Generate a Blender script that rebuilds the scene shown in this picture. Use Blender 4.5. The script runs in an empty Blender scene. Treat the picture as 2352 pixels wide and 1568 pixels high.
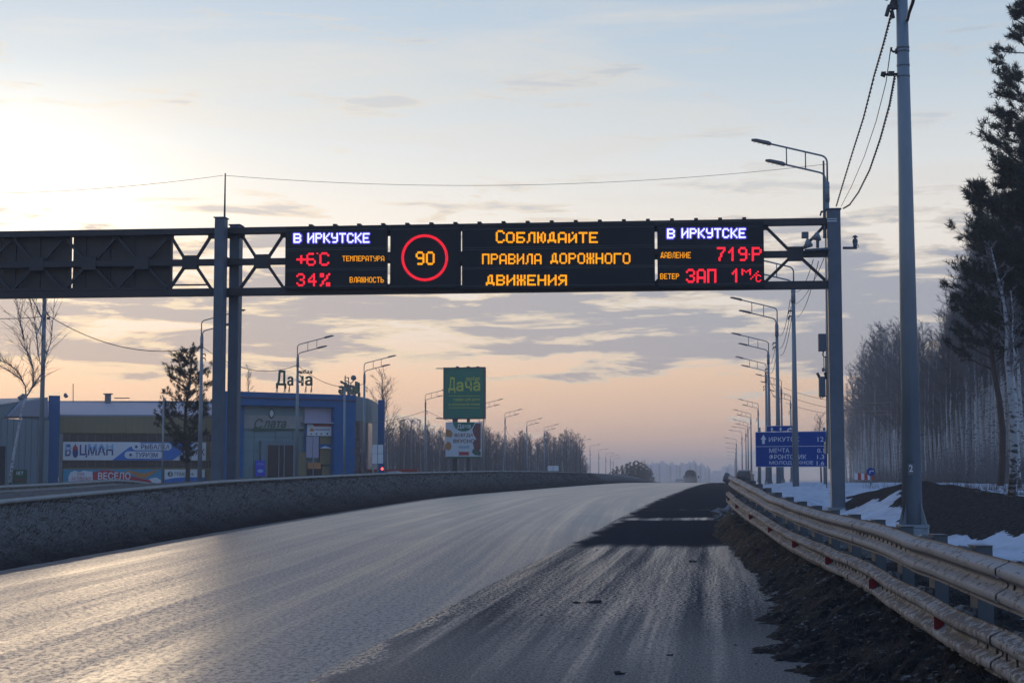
import bpy, math, random
from mathutils import Vector, Matrix, noise as mnoise
R = math.radians
D = bpy.data
scene = bpy.context.scene
C = scene.collection

# ------------------------------------------------------------------ camera, world, sun, exposure
F = 3708.0                      # focal length in units of a 2352 px wide picture
EYE = 1.66
PITCH = math.atan(311.0 / F)
cam_d = D.cameras.new('camera'); cam = D.objects.new('camera', cam_d); C.objects.link(cam)
cam_d.sensor_width = 36.0; cam_d.sensor_fit = 'HORIZONTAL'; cam_d.lens = 36.0 * F / 2352.0
cam_d.clip_start = 0.2; cam_d.clip_end = 9000
cam.location = (0, 0, EYE); cam.rotation_euler = (math.pi / 2 + PITCH, 0, 0)
scene.camera = cam

SUN_EL, SUN_AZ = R(9.3), R(-19.0)       # azimuth from +Y, negative = left
sd = Vector((math.sin(SUN_AZ) * math.cos(SUN_EL), math.cos(SUN_AZ) * math.cos(SUN_EL), math.sin(SUN_EL)))

class NT:
    """small helper to write node trees"""
    def __init__(s, nt):
        s.nt = nt; s.N = nt.nodes; s.L = nt.links; s.N.clear()
    def node(s, typ, **kw):
        n = s.N.new(typ)
        for k, v in kw.items():
            if k == 'inp':
                for kk, vv in v.items(): s.put(n, kk, vv)
            else: setattr(n, k, v)
        return n
    def put(s, n, key, v):
        sock = n.inputs[key]
        if isinstance(v, bpy.types.NodeSocket): s.L.new(v, sock)
        elif isinstance(v, bpy.types.Node): s.L.new(v.outputs[0], sock)
        else: sock.default_value = v
    def math(s, op, a, b=0.0, c=None, clamp=False):
        n = s.N.new('ShaderNodeMath'); n.operation = op; n.use_clamp = clamp
        s.put(n, 0, a); s.put(n, 1, b)
        if c is not None: s.put(n, 2, c)
        return n.outputs[0]
    def vmul(s, v, xyz):
        n = s.N.new('ShaderNodeVectorMath'); n.operation = 'MULTIPLY'; s.put(n, 0, v); n.inputs[1].default_value = xyz
        return n.outputs[0]
    def noise(s, vec, scale, detail=4, rough=0.55, dist=0.0):
        n = s.N.new('ShaderNodeTexNoise'); s.put(n, 'Vector', vec)
        n.inputs['Scale'].default_value = scale; n.inputs['Detail'].default_value = detail
        n.inputs['Roughness'].default_value = rough; n.inputs['Distortion'].default_value = dist
        return n.outputs[0]
    def ramp(s, fac, stops, interp='LINEAR'):
        n = s.N.new('ShaderNodeValToRGB'); s.put(n, 0, fac); cr = n.color_ramp; cr.interpolation = interp
        while len(cr.elements) < len(stops): cr.elements.new(0.5)
        for e, (p, c) in zip(cr.elements, stops):
            e.position = p
            e.color = (c, c, c, 1) if isinstance(c, (int, float)) else (c[0], c[1], c[2], 1)
        return n.outputs[0]
    def mix(s, fac, a, b, mode='MIX'):
        n = s.N.new('ShaderNodeMix'); n.data_type = 'RGBA'; n.blend_type = mode
        s.put(n, 0, fac)
        for k, v in ((6, a), (7, b)):
            if isinstance(v, (tuple, list)): n.inputs[k].default_value = (v[0], v[1], v[2], 1)
            else: s.put(n, k, v)
        return n.outputs[2]
    def maprange(s, v, a, b, c=0.0, d=1.0, smooth=True):
        n = s.N.new('ShaderNodeMapRange'); n.interpolation_type = 'SMOOTHSTEP' if smooth else 'LINEAR'
        s.put(n, 0, v); n.inputs[1].default_value = a; n.inputs[2].default_value = b
        n.inputs[3].default_value = c; n.inputs[4].default_value = d
        return n.outputs[0]

def build_world():
    w = D.worlds.new('World'); scene.world = w; w.use_nodes = True
    t = NT(w.node_tree)
    g = t.node('ShaderNodeTexCoord').outputs['Generated']
    nrm = t.node('ShaderNodeVectorMath', operation='NORMALIZE'); t.put(nrm, 0, g); d = nrm.outputs[0]
    sep = t.node('ShaderNodeSeparateXYZ'); t.put(sep, 0, d); z = sep.outputs[2]
    dot = t.node('ShaderNodeVectorMath', operation='DOT_PRODUCT'); t.put(dot, 0, d); dot.inputs[1].default_value = sd
    ang = t.math('ARCCOSINE', t.math('MINIMUM', dot.outputs['Value'], 0.99999))
    zp = t.math('MULTIPLY_ADD', z, 0.5, 0.5)
    def zz(v): return v * 0.5 + 0.5
    # veil of high thin cloud over the sky, by height above the horizon: sunward and away
    near = t.ramp(zp, [(zz(-0.3), (.20, .20, .24)), (zz(0.0), (.58, .43, .42)), (zz(.028), (.74, .52, .42)), (zz(.062), (.92, .64, .46)),
                       (zz(.095), (.86, .77, .70)), (zz(.155), (.98, .92, .85)), (zz(.20), (.78, .82, .85)), (zz(.245), (.59, .70, .80)),
                       (zz(.30), (.47, .61, .78)), (zz(.5), (.20, .41, .80)), (zz(1.0), (.10, .27, .68))])
    far = t.ramp(zp, [(zz(-0.3), (.20, .21, .26)), (zz(0.0), (.38, .38, .48)), (zz(.06), (.50, .49, .60)), (zz(.12), (.54, .58, .72)),
                      (zz(.25), (.36, .54, .84)), (zz(.5), (.20, .41, .80)), (zz(1.0), (.10, .27, .68))])
    side = t.maprange(ang, 0.6, 2.2)
    col = t.mix(side, near, far)
    # low sun behind the veil
    df = t.node('ShaderNodeVectorMath', operation='SUBTRACT'); t.put(df, 0, d); df.inputs[1].default_value = sd
    ln = t.node('ShaderNodeVectorMath', operation='LENGTH'); t.put(ln, 0, t.vmul(df.outputs[0], (1, 1, 1.9))); ang_g = ln.outputs['Value']
    def gl(w_): return t.math('EXPONENT', t.math('MULTIPLY', t.math('POWER', t.math('DIVIDE', ang_g, w_), 2.0), -1.0))
    wide = t.math('MULTIPLY', gl(0.34), t.maprange(z, .03, .12, .50, .20))
    tight = t.math('MULTIPLY', gl(0.105), .75)
    gcol = t.mix(t.maprange(z, 0.02, 0.14), (1.0, .50, .20), (1.0, .86, .66))
    # thin streaks of cirrus
    cv = t.vmul(d, (2.0, 2.0, 16.0))
    cir = t.noise(cv, 1.6, 8, .6, .6)
    cirm = t.math('MULTIPLY', t.maprange(cir, .44, .72), t.maprange(z, .10, .2, 0, .62))
    col = t.mix(cirm, col, t.mix(side, (.80, .77, .73), (.5, .55, .66)))
    # low deck of grey cloud with lit edges
    v2 = t.vmul(d, (5.0, 5.0, 30.0))
    n2 = t.noise(v2, 2.3, 10, .60, .5)
    big = t.noise(t.vmul(d, (3.0, 3.0, 9.0)), 1.4, 2, .5, 0)
    band = t.ramp(zp, [(zz(0.0), 0.0), (zz(.050), 0.0), (zz(.066), .50), (zz(.080), .66), (zz(.112), .63), (zz(.145), .30), (zz(.18), .0), (zz(.22), -.1), (zz(.5), -.1), (zz(1.0), -.1)])
    xr = t.maprange(sep.outputs[0], .10, .24, 0, .26)
    xr = t.math('MULTIPLY', xr, t.maprange(z, .08, .19, 1, 0))
    dens = t.math('ADD', t.math('ADD', t.math('ADD', t.math('MULTIPLY_ADD', n2, 3.0, -1.5), t.math('MULTIPLY_ADD', t.noise(t.vmul(d, (9, 9, 95)), 1.4, 6, .6, .4), 1.5, -.75)), t.math('MULTIPLY_ADD', big, .7, -.35)), t.math('ADD', band, xr))
    core = t.maprange(dens, .40, .66)
    edge = t.maprange(dens, .26, .42)
    sunny = t.math('SUBTRACT', 1.0, t.maprange(ang, .12, .6))
    lit = t.mix(sunny, (.74, .66, .60), (1.0, .80, .56))
    grey = t.mix(sunny, (.33, .36, .46), (.42, .39, .44))
    clo = t.mix(core, lit, grey)
    glow1 = t.mix(1.0, col, t.mix(1.0, gcol, wide, 'MULTIPLY'), 'ADD')
    col2 = t.mix(t.math('MULTIPLY', edge, t.maprange(z, .13, .19, .85, .22)), glow1, clo)
    col3 = t.mix(1.0, col2, t.mix(1.0, gcol, t.math('MULTIPLY', tight, t.maprange(core, 0, 1, 1, .35)), 'MULTIPLY'), 'ADD')
    bg = t.node('ShaderNodeBackground'); t.put(bg, 0, col3); bg.inputs[1].default_value = 1.0
    sky = t.node('ShaderNodeTexSky', sky_type='NISHITA'); sky.sun_disc = False
    sky.sun_elevation = SUN_EL; sky.sun_rotation = SUN_AZ; sky.air_density = 1.2; sky.dust_density = .6
    bg2 = t.node('ShaderNodeBackground'); t.put(bg2, 0, sky); bg2.inputs[1].default_value = 0.06
    add = t.node('ShaderNodeMixShader'); add.inputs[0].default_value = .12; t.put(add, 1, bg); t.put(add, 2, bg2)
    out = t.node('ShaderNodeOutputWorld'); t.put(out, 0, add)
build_world()

sl = D.lights.new('sun', 'SUN'); sun = D.objects.new('sun', sl); C.objects.link(sun)
sl.energy = .5; sl.angle = R(16.0); sl.color = (1.0, .74, .46)
sun.rotation_euler = sd.to_track_quat('Z', 'Y').to_euler(); sun.location = (-20, 20, 30)

vs = scene.view_settings
scene.display_settings.display_device = 'sRGB'
vs.view_transform = 'Standard'; vs.look = 'None'; vs.gamma = 1; vs.use_curve_mapping = False; vs.exposure = 0.0
scene.cycles.volume_bounces = 0
scene.cycles.max_bounces = 6
scene.cycles.sample_clamp_indirect = 4

# ------------------------------------------------------------------ geometry helpers
cp, sp = math.cos(PITCH), math.sin(PITCH)
def ray(px, py):
    r = (px - 1176) / F; u = (784 - py) / F
    return Vector((r, cp - u * sp, sp + u * cp))
def at(px, py, Y):
    d = ray(px, py); return Vector((0, 0, EYE)) + d * (Y / d.y)
def interp(tab, x):
    if x <= tab[0][0]:
        (a, fa), (b, fb) = tab[0], tab[1]
    elif x >= tab[-1][0]:
        (a, fa), (b, fb) = tab[-2], tab[-1]
    else:
        for i in range(len(tab) - 1):
            if x <= tab[i + 1][0]:
                (a, fa), (b, fb) = tab[i], tab[i + 1]; break
    return fa + (fb - fa) * (x - a) / (b - a)
def smooth_tab(tab, x, w):
    return (interp(tab, x - w) + interp(tab, x - w * .5) + interp(tab, x) * 2 + interp(tab, x + w * .5) + interp(tab, x + w)) / 6
ZT = [(-200, -.2), (0, 0), (20, .12), (46, .30), (85, .58), (130, .85), (165, .96), (190, .98), (215, .91), (265, .35), (350, -1.0), (600, -3.2), (1000, -4.2), (5000, -5.0)]
def zr(Y): return smooth_tab(ZT, Y, min(14, 2 + abs(Y) * .08))
XLT = [(-60, -16.0), (10, -9.0), (25, -7.95), (42, -7.2), (60, -5.9), (87, -3.6), (131, 4.2), (190, 13.6), (300, 30.5), (1000, 140), (3200, 480)]
XRT = [(-60, -10.3), (12.5, -1.6), (18.6, -.88), (34.2, 1.14), (51.9, 3.4), (76.9, 6.7), (146, 16.6), (190, 23.0), (300, 40.0), (1000, 150), (3200, 492)]
RLT = [(-60, -4.4), (9.5, 3.0), (18, 3.85), (28, 4.55), (34, 4.92), (40, 5.42), (44, 5.95), (60, 8.45), (100, 13.5), (154, 20.6), (190, 26.0), (300, 43), (1000, 153), (3200, 496)]
def XL(Y): return smooth_tab(XLT, Y, 5 + abs(Y) * .05)
def XR(Y): return smooth_tab(XRT, Y, 3 + abs(Y) * .05)
def RL(Y): return smooth_tab(RLT, Y, 2.5)
BKT = [(0, .80), (25, .84), (31, .90), (50, 1.12), (80, 1.20), (113, 1.24), (149, 1.10), (200, .9), (260, .7), (400, .5), (5000, .3)]
def sst(a, b, x):
    t = max(0.0, min(1.0, (x - a) / (b - a))); return t * t * (3 - 2 * t)
def fbm(x, y, s, o=3):
    v = 0; a = 1; tot = 0
    for i in range(o):
        v += a * mnoise.noise(Vector((x * s, y * s, i * 7.3))); tot += a; a *= .5; s *= 2.1
    return v / tot
def narrow(d, Y): return d * (1 + 1.4 * sst(14, 34, Y)) if d < 0 else d
def ground_z(X, Y):
    z0 = zr(Y); xl = XL(Y); rl = RL(Y)
    if X < xl + .2:
        e = xl + .2 - X; bk = interp(BKT, Y)
        if e < 6:
            z = z0 - .03 + sst(.1, 2.3, e) * bk + (.11 * fbm(X, Y, .9) + .07 * fbm(X, Y, 3.1)) * sst(.2, 1.0, e) * (1 - .6 * sst(1.9, 2.6, e))
        else:
            z = z0 - .03 + bk * (1 - sst(6, 9, e)) - .25 * sst(6, 9, e)
        if e > 20: z += .15 * fbm(X, Y, .05)
        return z
    d = narrow(X - rl, Y)
    if d < -1.3: return z0 - .03
    if d < .9:
        k = sst(-1.3, .4, d)
        return z0 - .04 + k * .36 + (.10 * fbm(X, Y, 2.3) + .05 * fbm(X, Y, 7)) * sst(-1.2, -.8, d)
    nearf = 1 - sst(48, 62, Y); low = sst(80, 150, Y)
    z = z0 + .33 + .17 * sst(.9, 1.5, d) + .06 * fbm(X, Y, .8) - .68 * low
    z += (.28 * (1 - nearf)) * sst(.6, 3, d) * (1 - low)
    z -= .33 * sst(1.9, 3.0, d) * nearf
    bank = .72 * sst(3.0, 5.4, d) * nearf
    hump = .30 * math.exp(-((Y - 46) / 9.0) ** 2) * math.exp(-((d - 5.3) / 1.7) ** 2)
    z += bank + hump + .10 * fbm(X, Y, .55) * sst(2, 4, d) + .05 * fbm(X, Y, 2.2) * sst(3, 5, d)
    far = sst(8, 60, d); z += .35 * fbm(X, Y, .04) * far
    if Y > 260: z = z * (1 - sst(260, 400, Y)) + (z0 - .2) * sst(260, 400, Y)
    return z

class MB:
    def __init__(s): s.v = []; s.f = []
    def quad(s, a, b, c, d):
        i = len(s.v); s.v += [tuple(a), tuple(b), tuple(c), tuple(d)]; s.f.append((i, i + 1, i + 2, i + 3)); return s
    def hexa(s, p):           # 8 points: bottom ring 4, top ring 4
        i = len(s.v); s.v += [tuple(q) for q in p]
        s.f += [(i+3, i+2, i+1, i), (i+4, i+5, i+6, i+7), (i, i+1, i+5, i+4), (i+1, i+2, i+6, i+5), (i+2, i+3, i+7, i+6), (i+3, i, i+4, i+7)]
        return s
    def box(s, c, size, yaw=0.0, M=None):
        hx, hy, hz = size[0] / 2, size[1] / 2, size[2] / 2
        m = M if M is not None else Matrix.Rotation(yaw, 3, 'Z')
        P = []
        for zz_ in (-hz, hz):
            for x, y in ((-hx, -hy), (hx, -hy), (hx, hy), (-hx, hy)):
                P.append(Vector(c) + m @ Vector((x, y, zz_)))
        return s.hexa(P)
    def bar(s, a, b, w, h):   # box bar from a to b
        a = Vector(a); b = Vector(b); d = (b - a); L = d.length; d.normalize()
        up = Vector((0, 0, 1)) if abs(d.z) < .95 else Vector((0, 1, 0))
        sx = d.cross(up).normalized() * (w / 2); sy = sx.cross(d).normalized() * (h / 2)
        return s.hexa([a - sx - sy, a + sx - sy, b + sx - sy, b - sx - sy, a - sx + sy, a + sx + sy, b + sx + sy, b - sx + sy])
    def tube(s, pts, rad, n=6, cap=True):
        pts = [Vector(p) for p in pts]
        if not isinstance(rad, (list, tuple)): rad = [rad] * len(pts)
        i0 = len(s.v); m = len(pts)
        for k, p in enumerate(pts):
            d = (pts[min(k + 1, m - 1)] - pts[max(k - 1, 0)])
            if d.length < 1e-9: d = Vector((0, 0, 1))
            d.normalize()
            up = Vector((0, 0, 1)) if abs(d.z) < .9 else Vector((0, 1, 0))
            ax = d.cross(up).normalized(); ay = ax.cross(d)
            for j in range(n):
                a = 2 * math.pi * j / n
                q = p + (ax * math.cos(a) + ay * math.sin(a)) * rad[k]; s.v.append((q.x, q.y, q.z))
        for k in range(m - 1):
            for j in range(n):
                a = i0 + k * n + j; b = i0 + k * n + (j + 1) % n
                s.f.append((a, b, b + n, a + n))
        if cap:
            s.f.append(tuple(i0 + j for j in reversed(range(n)))); s.f.append(tuple(i0 + (m - 1) * n + j for j in range(n)))
        return s
    def prism(s, poly, o, ux, uy, ext):      # polygon in plane (o,ux,uy), extruded by vector ext
        i = len(s.v); n = len(poly)
        for e in (Vector((0, 0, 0)), ext):
            for x, y in poly:
                q = o + ux * x + uy * y + e; s.v.append(tuple(q))
        s.f.append(tuple(i + k for k in range(n))); s.f.append(tuple(i + n + k for k in reversed(range(n))))
        for k in range(n):
            k2 = (k + 1) % n; s.f.append((i + k2, i + k, i + n + k, i + n + k2))
        return s
    def blob(s, c, r, rng, sq=(1, 1, 1), seg=8, rings=5, amp=.25):
        i0 = len(s.v); off = rng.random() * 50
        for a in range(rings + 1):
            th = math.pi * a / rings
            for b in range(seg):
                ph = 2 * math.pi * b / seg
                dv = Vector((math.sin(th) * math.cos(ph), math.sin(th) * math.sin(ph), math.cos(th)))
                k = 1 + amp * 2 * mnoise.noise(dv * 1.7 + Vector((off, 0, 0)))
                s.v.append((c[0] + dv.x * r * k * sq[0], c[1] + dv.y * r * k * sq[1], c[2] + dv.z * r * k * sq[2]))
        for a in range(rings):
            for b in range(seg):
                b2 = (b + 1) % seg
                s.f.append((i0 + a * seg + b, i0 + (a + 1) * seg + b, i0 + (a + 1) * seg + b2, i0 + a * seg + b2))
        return s
    def mesh(s, name, off=(0, 0, 0), smooth=False):
        me = D.meshes.new(name)
        ox, oy, oz = off
        me.from_pydata([(x - ox, y - oy, z - oz) for x, y, z in s.v], [], s.f)
        if smooth: me.polygons.foreach_set('use_smooth', [True] * len(me.polygons))
        me.update(); return me

def wloc(p):
    v = Vector((0, 0, 0))
    while p is not None: v = v + p.location; p = p.parent
    return v
def obj(name, mb, mat, parent=None, smooth=False, loc=None, label=None, kind=None):
    """links a mesh (vertices in world space) as one object; origin at parent / loc"""
    base = wloc(parent) if parent is not None else Vector((0, 0, 0))
    own = Vector(loc) if loc is not None else base
    me = mb.mesh(name, own, smooth) if isinstance(mb, MB) else mb
    o = D.objects.new(name, me); C.objects.link(o)
    if mat is not None:
        me.materials.clear(); me.materials.append(mat)
    if parent is not None: o.parent = parent
    o.location = own - base
    if label: o['label'] = label
    if kind: o['kind'] = kind
    return o
def thing(name, label, cat, loc, group=None):
    o = D.objects.new(name, None); C.objects.link(o); o.location = loc; o.empty_display_size = .3
    o['label'] = label; o['category'] = cat
    if group: o['group'] = group
    return o
ORD = ['first', 'second', 'third', 'fourth', 'fifth', 'sixth', 'seventh', 'eighth', 'ninth', 'last']
def tag(o, label, cat, group=None):
    o['label'] = label; o['category'] = cat
    if group: o['group'] = group
    return o
def copy_tree(o, loc=None, rotz=None, label=None, group=None, scale=None, parent=None):
    c = o.copy(); C.objects.link(c)
    if parent is not None: c.parent = parent
    for ch in list(o.children): copy_tree(ch, parent=c)
    if loc is not None: c.location = loc
    if rotz is not None: c.rotation_euler = (0, 0, rotz)
    if scale is not None: c.scale = scale if isinstance(scale, tuple) else (scale,) * 3
    if label: c['label'] = label
    if group: c['group'] = group
    return c

def text_mesh(txt, size_w=None, h=None, bold=0.0, extrude=.01, shear=0.0, flip=False):
    """text as mesh: lower-left at origin in x,z plane, scaled to width size_w and height h"""
    cu = D.curves.new('text', 'FONT'); cu.body = txt; cu.offset = bold; cu.extrude = 0.0; cu.shear = shear; cu.resolution_u = 3
    o = D.objects.new('text', cu); C.objects.link(o)
    dg = bpy.context.evaluated_depsgraph_get(); dg.update()
    me = D.meshes.new_from_object(o.evaluated_get(dg))
    D.objects.remove(o); D.curves.remove(cu)
    vs_ = [v.co.copy() for v in me.vertices]; fs = [tuple(p.vertices) for p in me.polygons]
    D.meshes.remove(me)
    x0 = min(v.x for v in vs_); x1 = max(v.x for v in vs_); y0 = min(v.y for v in vs_); y1 = max(v.y for v in vs_)
    return vs_, fs, x0, x1, y0, y1
def put_text(mb, txt, o, ux, uz, W, H, bold=0.0, shear=0.0, depth=None):
    """adds text mesh filling W x H (None = keep aspect) with lower-left corner at o"""
    vs_, fs, x0, x1, y0, y1 = text_mesh(txt, bold=min(bold, .04) * .5, shear=shear)
    sx = W / (x1 - x0) if W else H / (y1 - y0); sy = H / (y1 - y0) if H else sx
    i = len(mb.v)
    for v in vs_:
        q = o + ux * ((v.x - x0) * sx) + uz * ((v.y - y0) * sy); mb.v.append(tuple(q))
    mb.f += [tuple(i + k for k in f) for f in fs]
    if depth is not None:
        # give the letters a side wall
        from collections import Counter
        cnt = Counter()
        for f in fs:
            for a, b in zip(f, f[1:] + f[:1]): cnt[(a, b)] += 1
        j = len(mb.v)
        for v in vs_:
            q = o + ux * ((v.x - x0) * sx) + uz * ((v.y - y0) * sy) + depth; mb.v.append(tuple(q))
        mb.f += [tuple(j + k for k in reversed(f)) for f in fs]
        for (a, b) in cnt:
            if (b, a) not in cnt: mb.f.append((i + b, i + a, j + a, j + b))
    return mb

# ------------------------------------------------------------------ materials
def mat(name, col, rough=.6, metal=0.0, var=.15, vscale=3.0, bump=.0, bscale=20.0, stretch=(1, 1, 1), spec=.5, emit=None, estr=0.0, coords='Object'):
    m = D.materials.new(name); m.use_nodes = True; t = NT(m.node_tree)
    tc = t.node('ShaderNodeTexCoord').outputs[coords]; tc = t.vmul(tc, stretch)
    n = t.noise(tc, vscale, 5, .6)
    k = t.math('MULTIPLY_ADD', n, var * 4, 1 - var * 2)
    c = t.mix(1.0, (col[0], col[1], col[2]), k, 'MULTIPLY')
    b = t.node('ShaderNodeBsdfPrincipled'); t.put(b, 'Base Color', c)
    b.inputs['Roughness'].default_value = rough; b.inputs['Metallic'].default_value = metal
    b.inputs['Specular IOR Level'].default_value = spec
    if var > 0: t.put(b, 'Roughness', t.math('MULTIPLY_ADD', n, .3, rough - .15, clamp=True))
    if bump:
        bn = t.node('ShaderNodeBump'); t.put(bn, 'Height', t.noise(tc, bscale, 4, .6)); bn.inputs['Strength'].default_value = bump; bn.inputs['Distance'].default_value = .02
        t.put(b, 'Normal', bn)
    if emit:
        b.inputs['Emission Color'].default_value = (*emit, 1); b.inputs['Emission Strength'].default_value = estr
    o = t.node('ShaderNodeOutputMaterial'); t.put(o, 0, b)
    return m
M = {}
M['galv'] = mat('galvanised_steel', (.19, .225, .255), .5, .3, .20, 2.6, .1, 9, (1, 1, .3))
M['gantry'] = mat('gantry_grey_paint', (.080, .108, .145), .55, .0, .22, 1.8, .05, 30)
M['truss'] = mat('dark_truss_steel', (.028, .029, .034), .6, .0, .12, 3)
M['board'] = mat('display_board_black', (.010, .016, .021), .6, .0, .15, 2.0, .05, 40, spec=.25)
M['boardback'] = mat('display_board_back', (.052, .048, .045), .7, .0, .15, 1.2)
M['seam'] = mat('board_seam_grey', (.07, .09, .10), .5)
M['post'] = mat('shaded_post_steel', (.085, .10, .115), .7, 0, .2, 4)  # darker copy of the galvanised steel, shade behind the rail put into its colour
M['cable'] = mat('black_cable', (.04, .04, .045), .6)
M['lamp'] = mat('lamp_head_grey', (.12, .13, .15), .5, .2)
M['concrete'] = mat('concrete', (.30, .30, .29), .85, 0, .15, 3, .3, 20)
M['blue_sign'] = mat('blue_sign_sheet', (.0, .050, .27), .5, 0, .08, 1.0, spec=.2)
M['blue_wall'] = mat('blue_cladding', (.004, .10, .27), .6, 0, .12, .4, spec=.25)
M['grey_wall'] = mat('grey_cladding', (.14, .19, .22), .65, 0, .10, .3)
M['green_grey'] = mat('pale_green_grey_cladding', (.16, .25, .27), .65, 0, .10, .3)
M['khaki'] = mat('khaki_cladding', (.20, .17, .085), .7, 0, .12, .4)
M['darkglass'] = mat('dark_window_glass', (.025, .028, .035), .18, 0, .2, .8)
M['white'] = mat('white_panel', (.64, .67, .70), .55, 0, .07, .6)
M['lilac'] = mat('lilac_board', (.36, .34, .44), .6, 0, .06, .6)
M['letter_white'] = mat('white_reflective_letter', (.62, .68, .74), .5, 0, .05, 1)
M['letter_green'] = mat('green_letter', (.01, .075, .035), .5, 0, .1, 1)
M['letter_dkgreen'] = mat('dark_green_letter', (.035, .10, .06), .6, 0, .1, 1)
M['olive'] = mat('yellow_green_print', (.44, .52, .06), .6, 0, .06, 1)
M['bb_green'] = mat('green_billboard_sheet', (.002, .17, .115), .6, 0, .10, .8, spec=.15)
M['print_blue'] = mat('blue_print', (.02, .15, .48), .6, 0, .06, 1)
M['print_ltblue'] = mat('light_blue_print', (.22, .42, .66), .6, 0, .05, 1)
M['print_navy'] = mat('navy_print', (.02, .04, .19), .6, 0, .05, 1)
M['print_red'] = mat('red_print', (.42, .02, .035), .6, 0, .06, 1)
M['print_pink'] = mat('pink_print', (.50, .16, .20), .6, 0, .06, 1)
M['print_cyan'] = mat('turquoise_print', (.03, .26, .42), .6, 0, .1, 1)
M['print_orange'] = mat('orange_print', (.45, .20, .06), .6, 0, .1, 1)
M['print_purple'] = mat('violet_print', (.05, .05, .50), .6, 0, .1, 1)
M['print_brown'] = mat('brown_print', (.15, .04, .04), .6, 0, .3, 6)
M['roof_snow'] = mat('snowy_roof', (.24, .25, .31), .8, 0, .08, .3, .2, 3)
M['snow'] = mat('old_snow', (.60, .64, .70), .75, 0, .10, 2, .5, 12)
M['dirty_snow'] = mat('dirty_snow', (.17, .165, .17), .85, 0, .45, 6, .8, 25)
M['soil'] = mat('dark_soil', (.030, .024, .022), .95, 0, .3, 4, .6, 25)
M['bark_dark'] = mat('dark_bark', (.060, .042, .036), .9, 0, .3, 6, .5, 20, (1, 1, .4))
M['twig'] = mat('birch_twigs', (.155, .145, .15), .9, 0, .2, 1)
M['twig_far'] = mat('greyish_twigs', (.11, .10, .105), .9, 0, .2, 1)
M['pine'] = mat('pine_needles', (.020, .028, .016), .85, 0, .45, 1.6)
M['pine_far'] = mat('pine_needles_far', (.035, .040, .025), .85, 0, .4, 1.0)
M['tyre'] = mat('black_rubber', (.02, .02, .02), .8)
M['van_paint'] = mat('dusty_brown_paint', (.11, .09, .08), .6, 0, .15, 2)
M['suv_paint'] = mat('dark_car_paint', (.045, .02, .022), .35, .2, .15, 2)
M['silver_paint'] = mat('silver_car_paint', (.32, .35, .40), .35, .3, .1, 2)
M['red_lamp'] = mat('tail_lamp_red', (.4, .01, .01), .3, 0, .05, 1, emit=(1.0, .04, .03), estr=.15)
M['red_glow'] = mat('lit_red_lamp', (.5, .01, .01), .3, 0, .0, 1, emit=(1.0, .05, .04), estr=6)
M['reflector_red'] = mat('red_reflector', (.20, .004, .012), .5, 0, .15, 30)
M['reflector_back'] = mat('reflector_bracket', (.07, .08, .08), .7)
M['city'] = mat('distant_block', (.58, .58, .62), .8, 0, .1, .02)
M['red_board'] = mat('red_barrier_board', (.40, .05, .03), .6, 0, .1, 2)

def emis(name, col, s):
    m = D.materials.new(name); m.use_nodes = True; t = NT(m.node_tree)
    g = t.node('ShaderNodeTexCoord').outputs['Object']
    n = t.noise(g, 9, 2)
    e = t.node('ShaderNodeEmission'); e.inputs[0].default_value = (*col, 1)
    t.put(e, 1, t.math('MULTIPLY_ADD', n, .5 * s, .75 * s))
    o = t.node('ShaderNodeOutputMaterial'); t.put(o, 0, e); return m
M['led_amber'] = emis('lit_amber_diode', (1.0, .36, .010), 1.25)
M['led_red'] = emis('lit_red_diode', (1.0, .022, .05), 1.3)
M['led_white'] = emis('lit_white_diode', (.72, .76, 1.0), 1.7)
M['led_halo'] = emis('blue_halo_glow', (.09, .07, .80), .85)  # halo of the white diodes, painted as glowing blue discs

def birch_bark():
    m = D.materials.new('birch_bark'); m.use_nodes = True; t = NT(m.node_tree)
    tc = t.node('ShaderNodeTexCoord').outputs['Object']
    n = t.noise(t.vmul(tc, (3, 3, 7)), 1.6, 5, .65)
    sep = t.node('ShaderNodeSeparateXYZ'); t.put(sep, 0, tc)
    low = t.maprange(sep.outputs[2], .2, 2.2, .10, 0)
    k = t.maprange(t.math('ADD', n, low), .52, .62)
    oi = t.node('ShaderNodeObjectInfo').outputs['Random']
    c = t.mix(k, t.mix(oi, (.24, .25, .26), (.48, .50, .52)), (.05, .045, .045))
    b = t.node('ShaderNodeBsdfPrincipled'); t.put(b, 'Base Color', c); b.inputs['Roughness'].default_value = .8
    o = t.node('ShaderNodeOutputMaterial'); t.put(o, 0, b); return m
M['birch'] = birch_bark()

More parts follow.
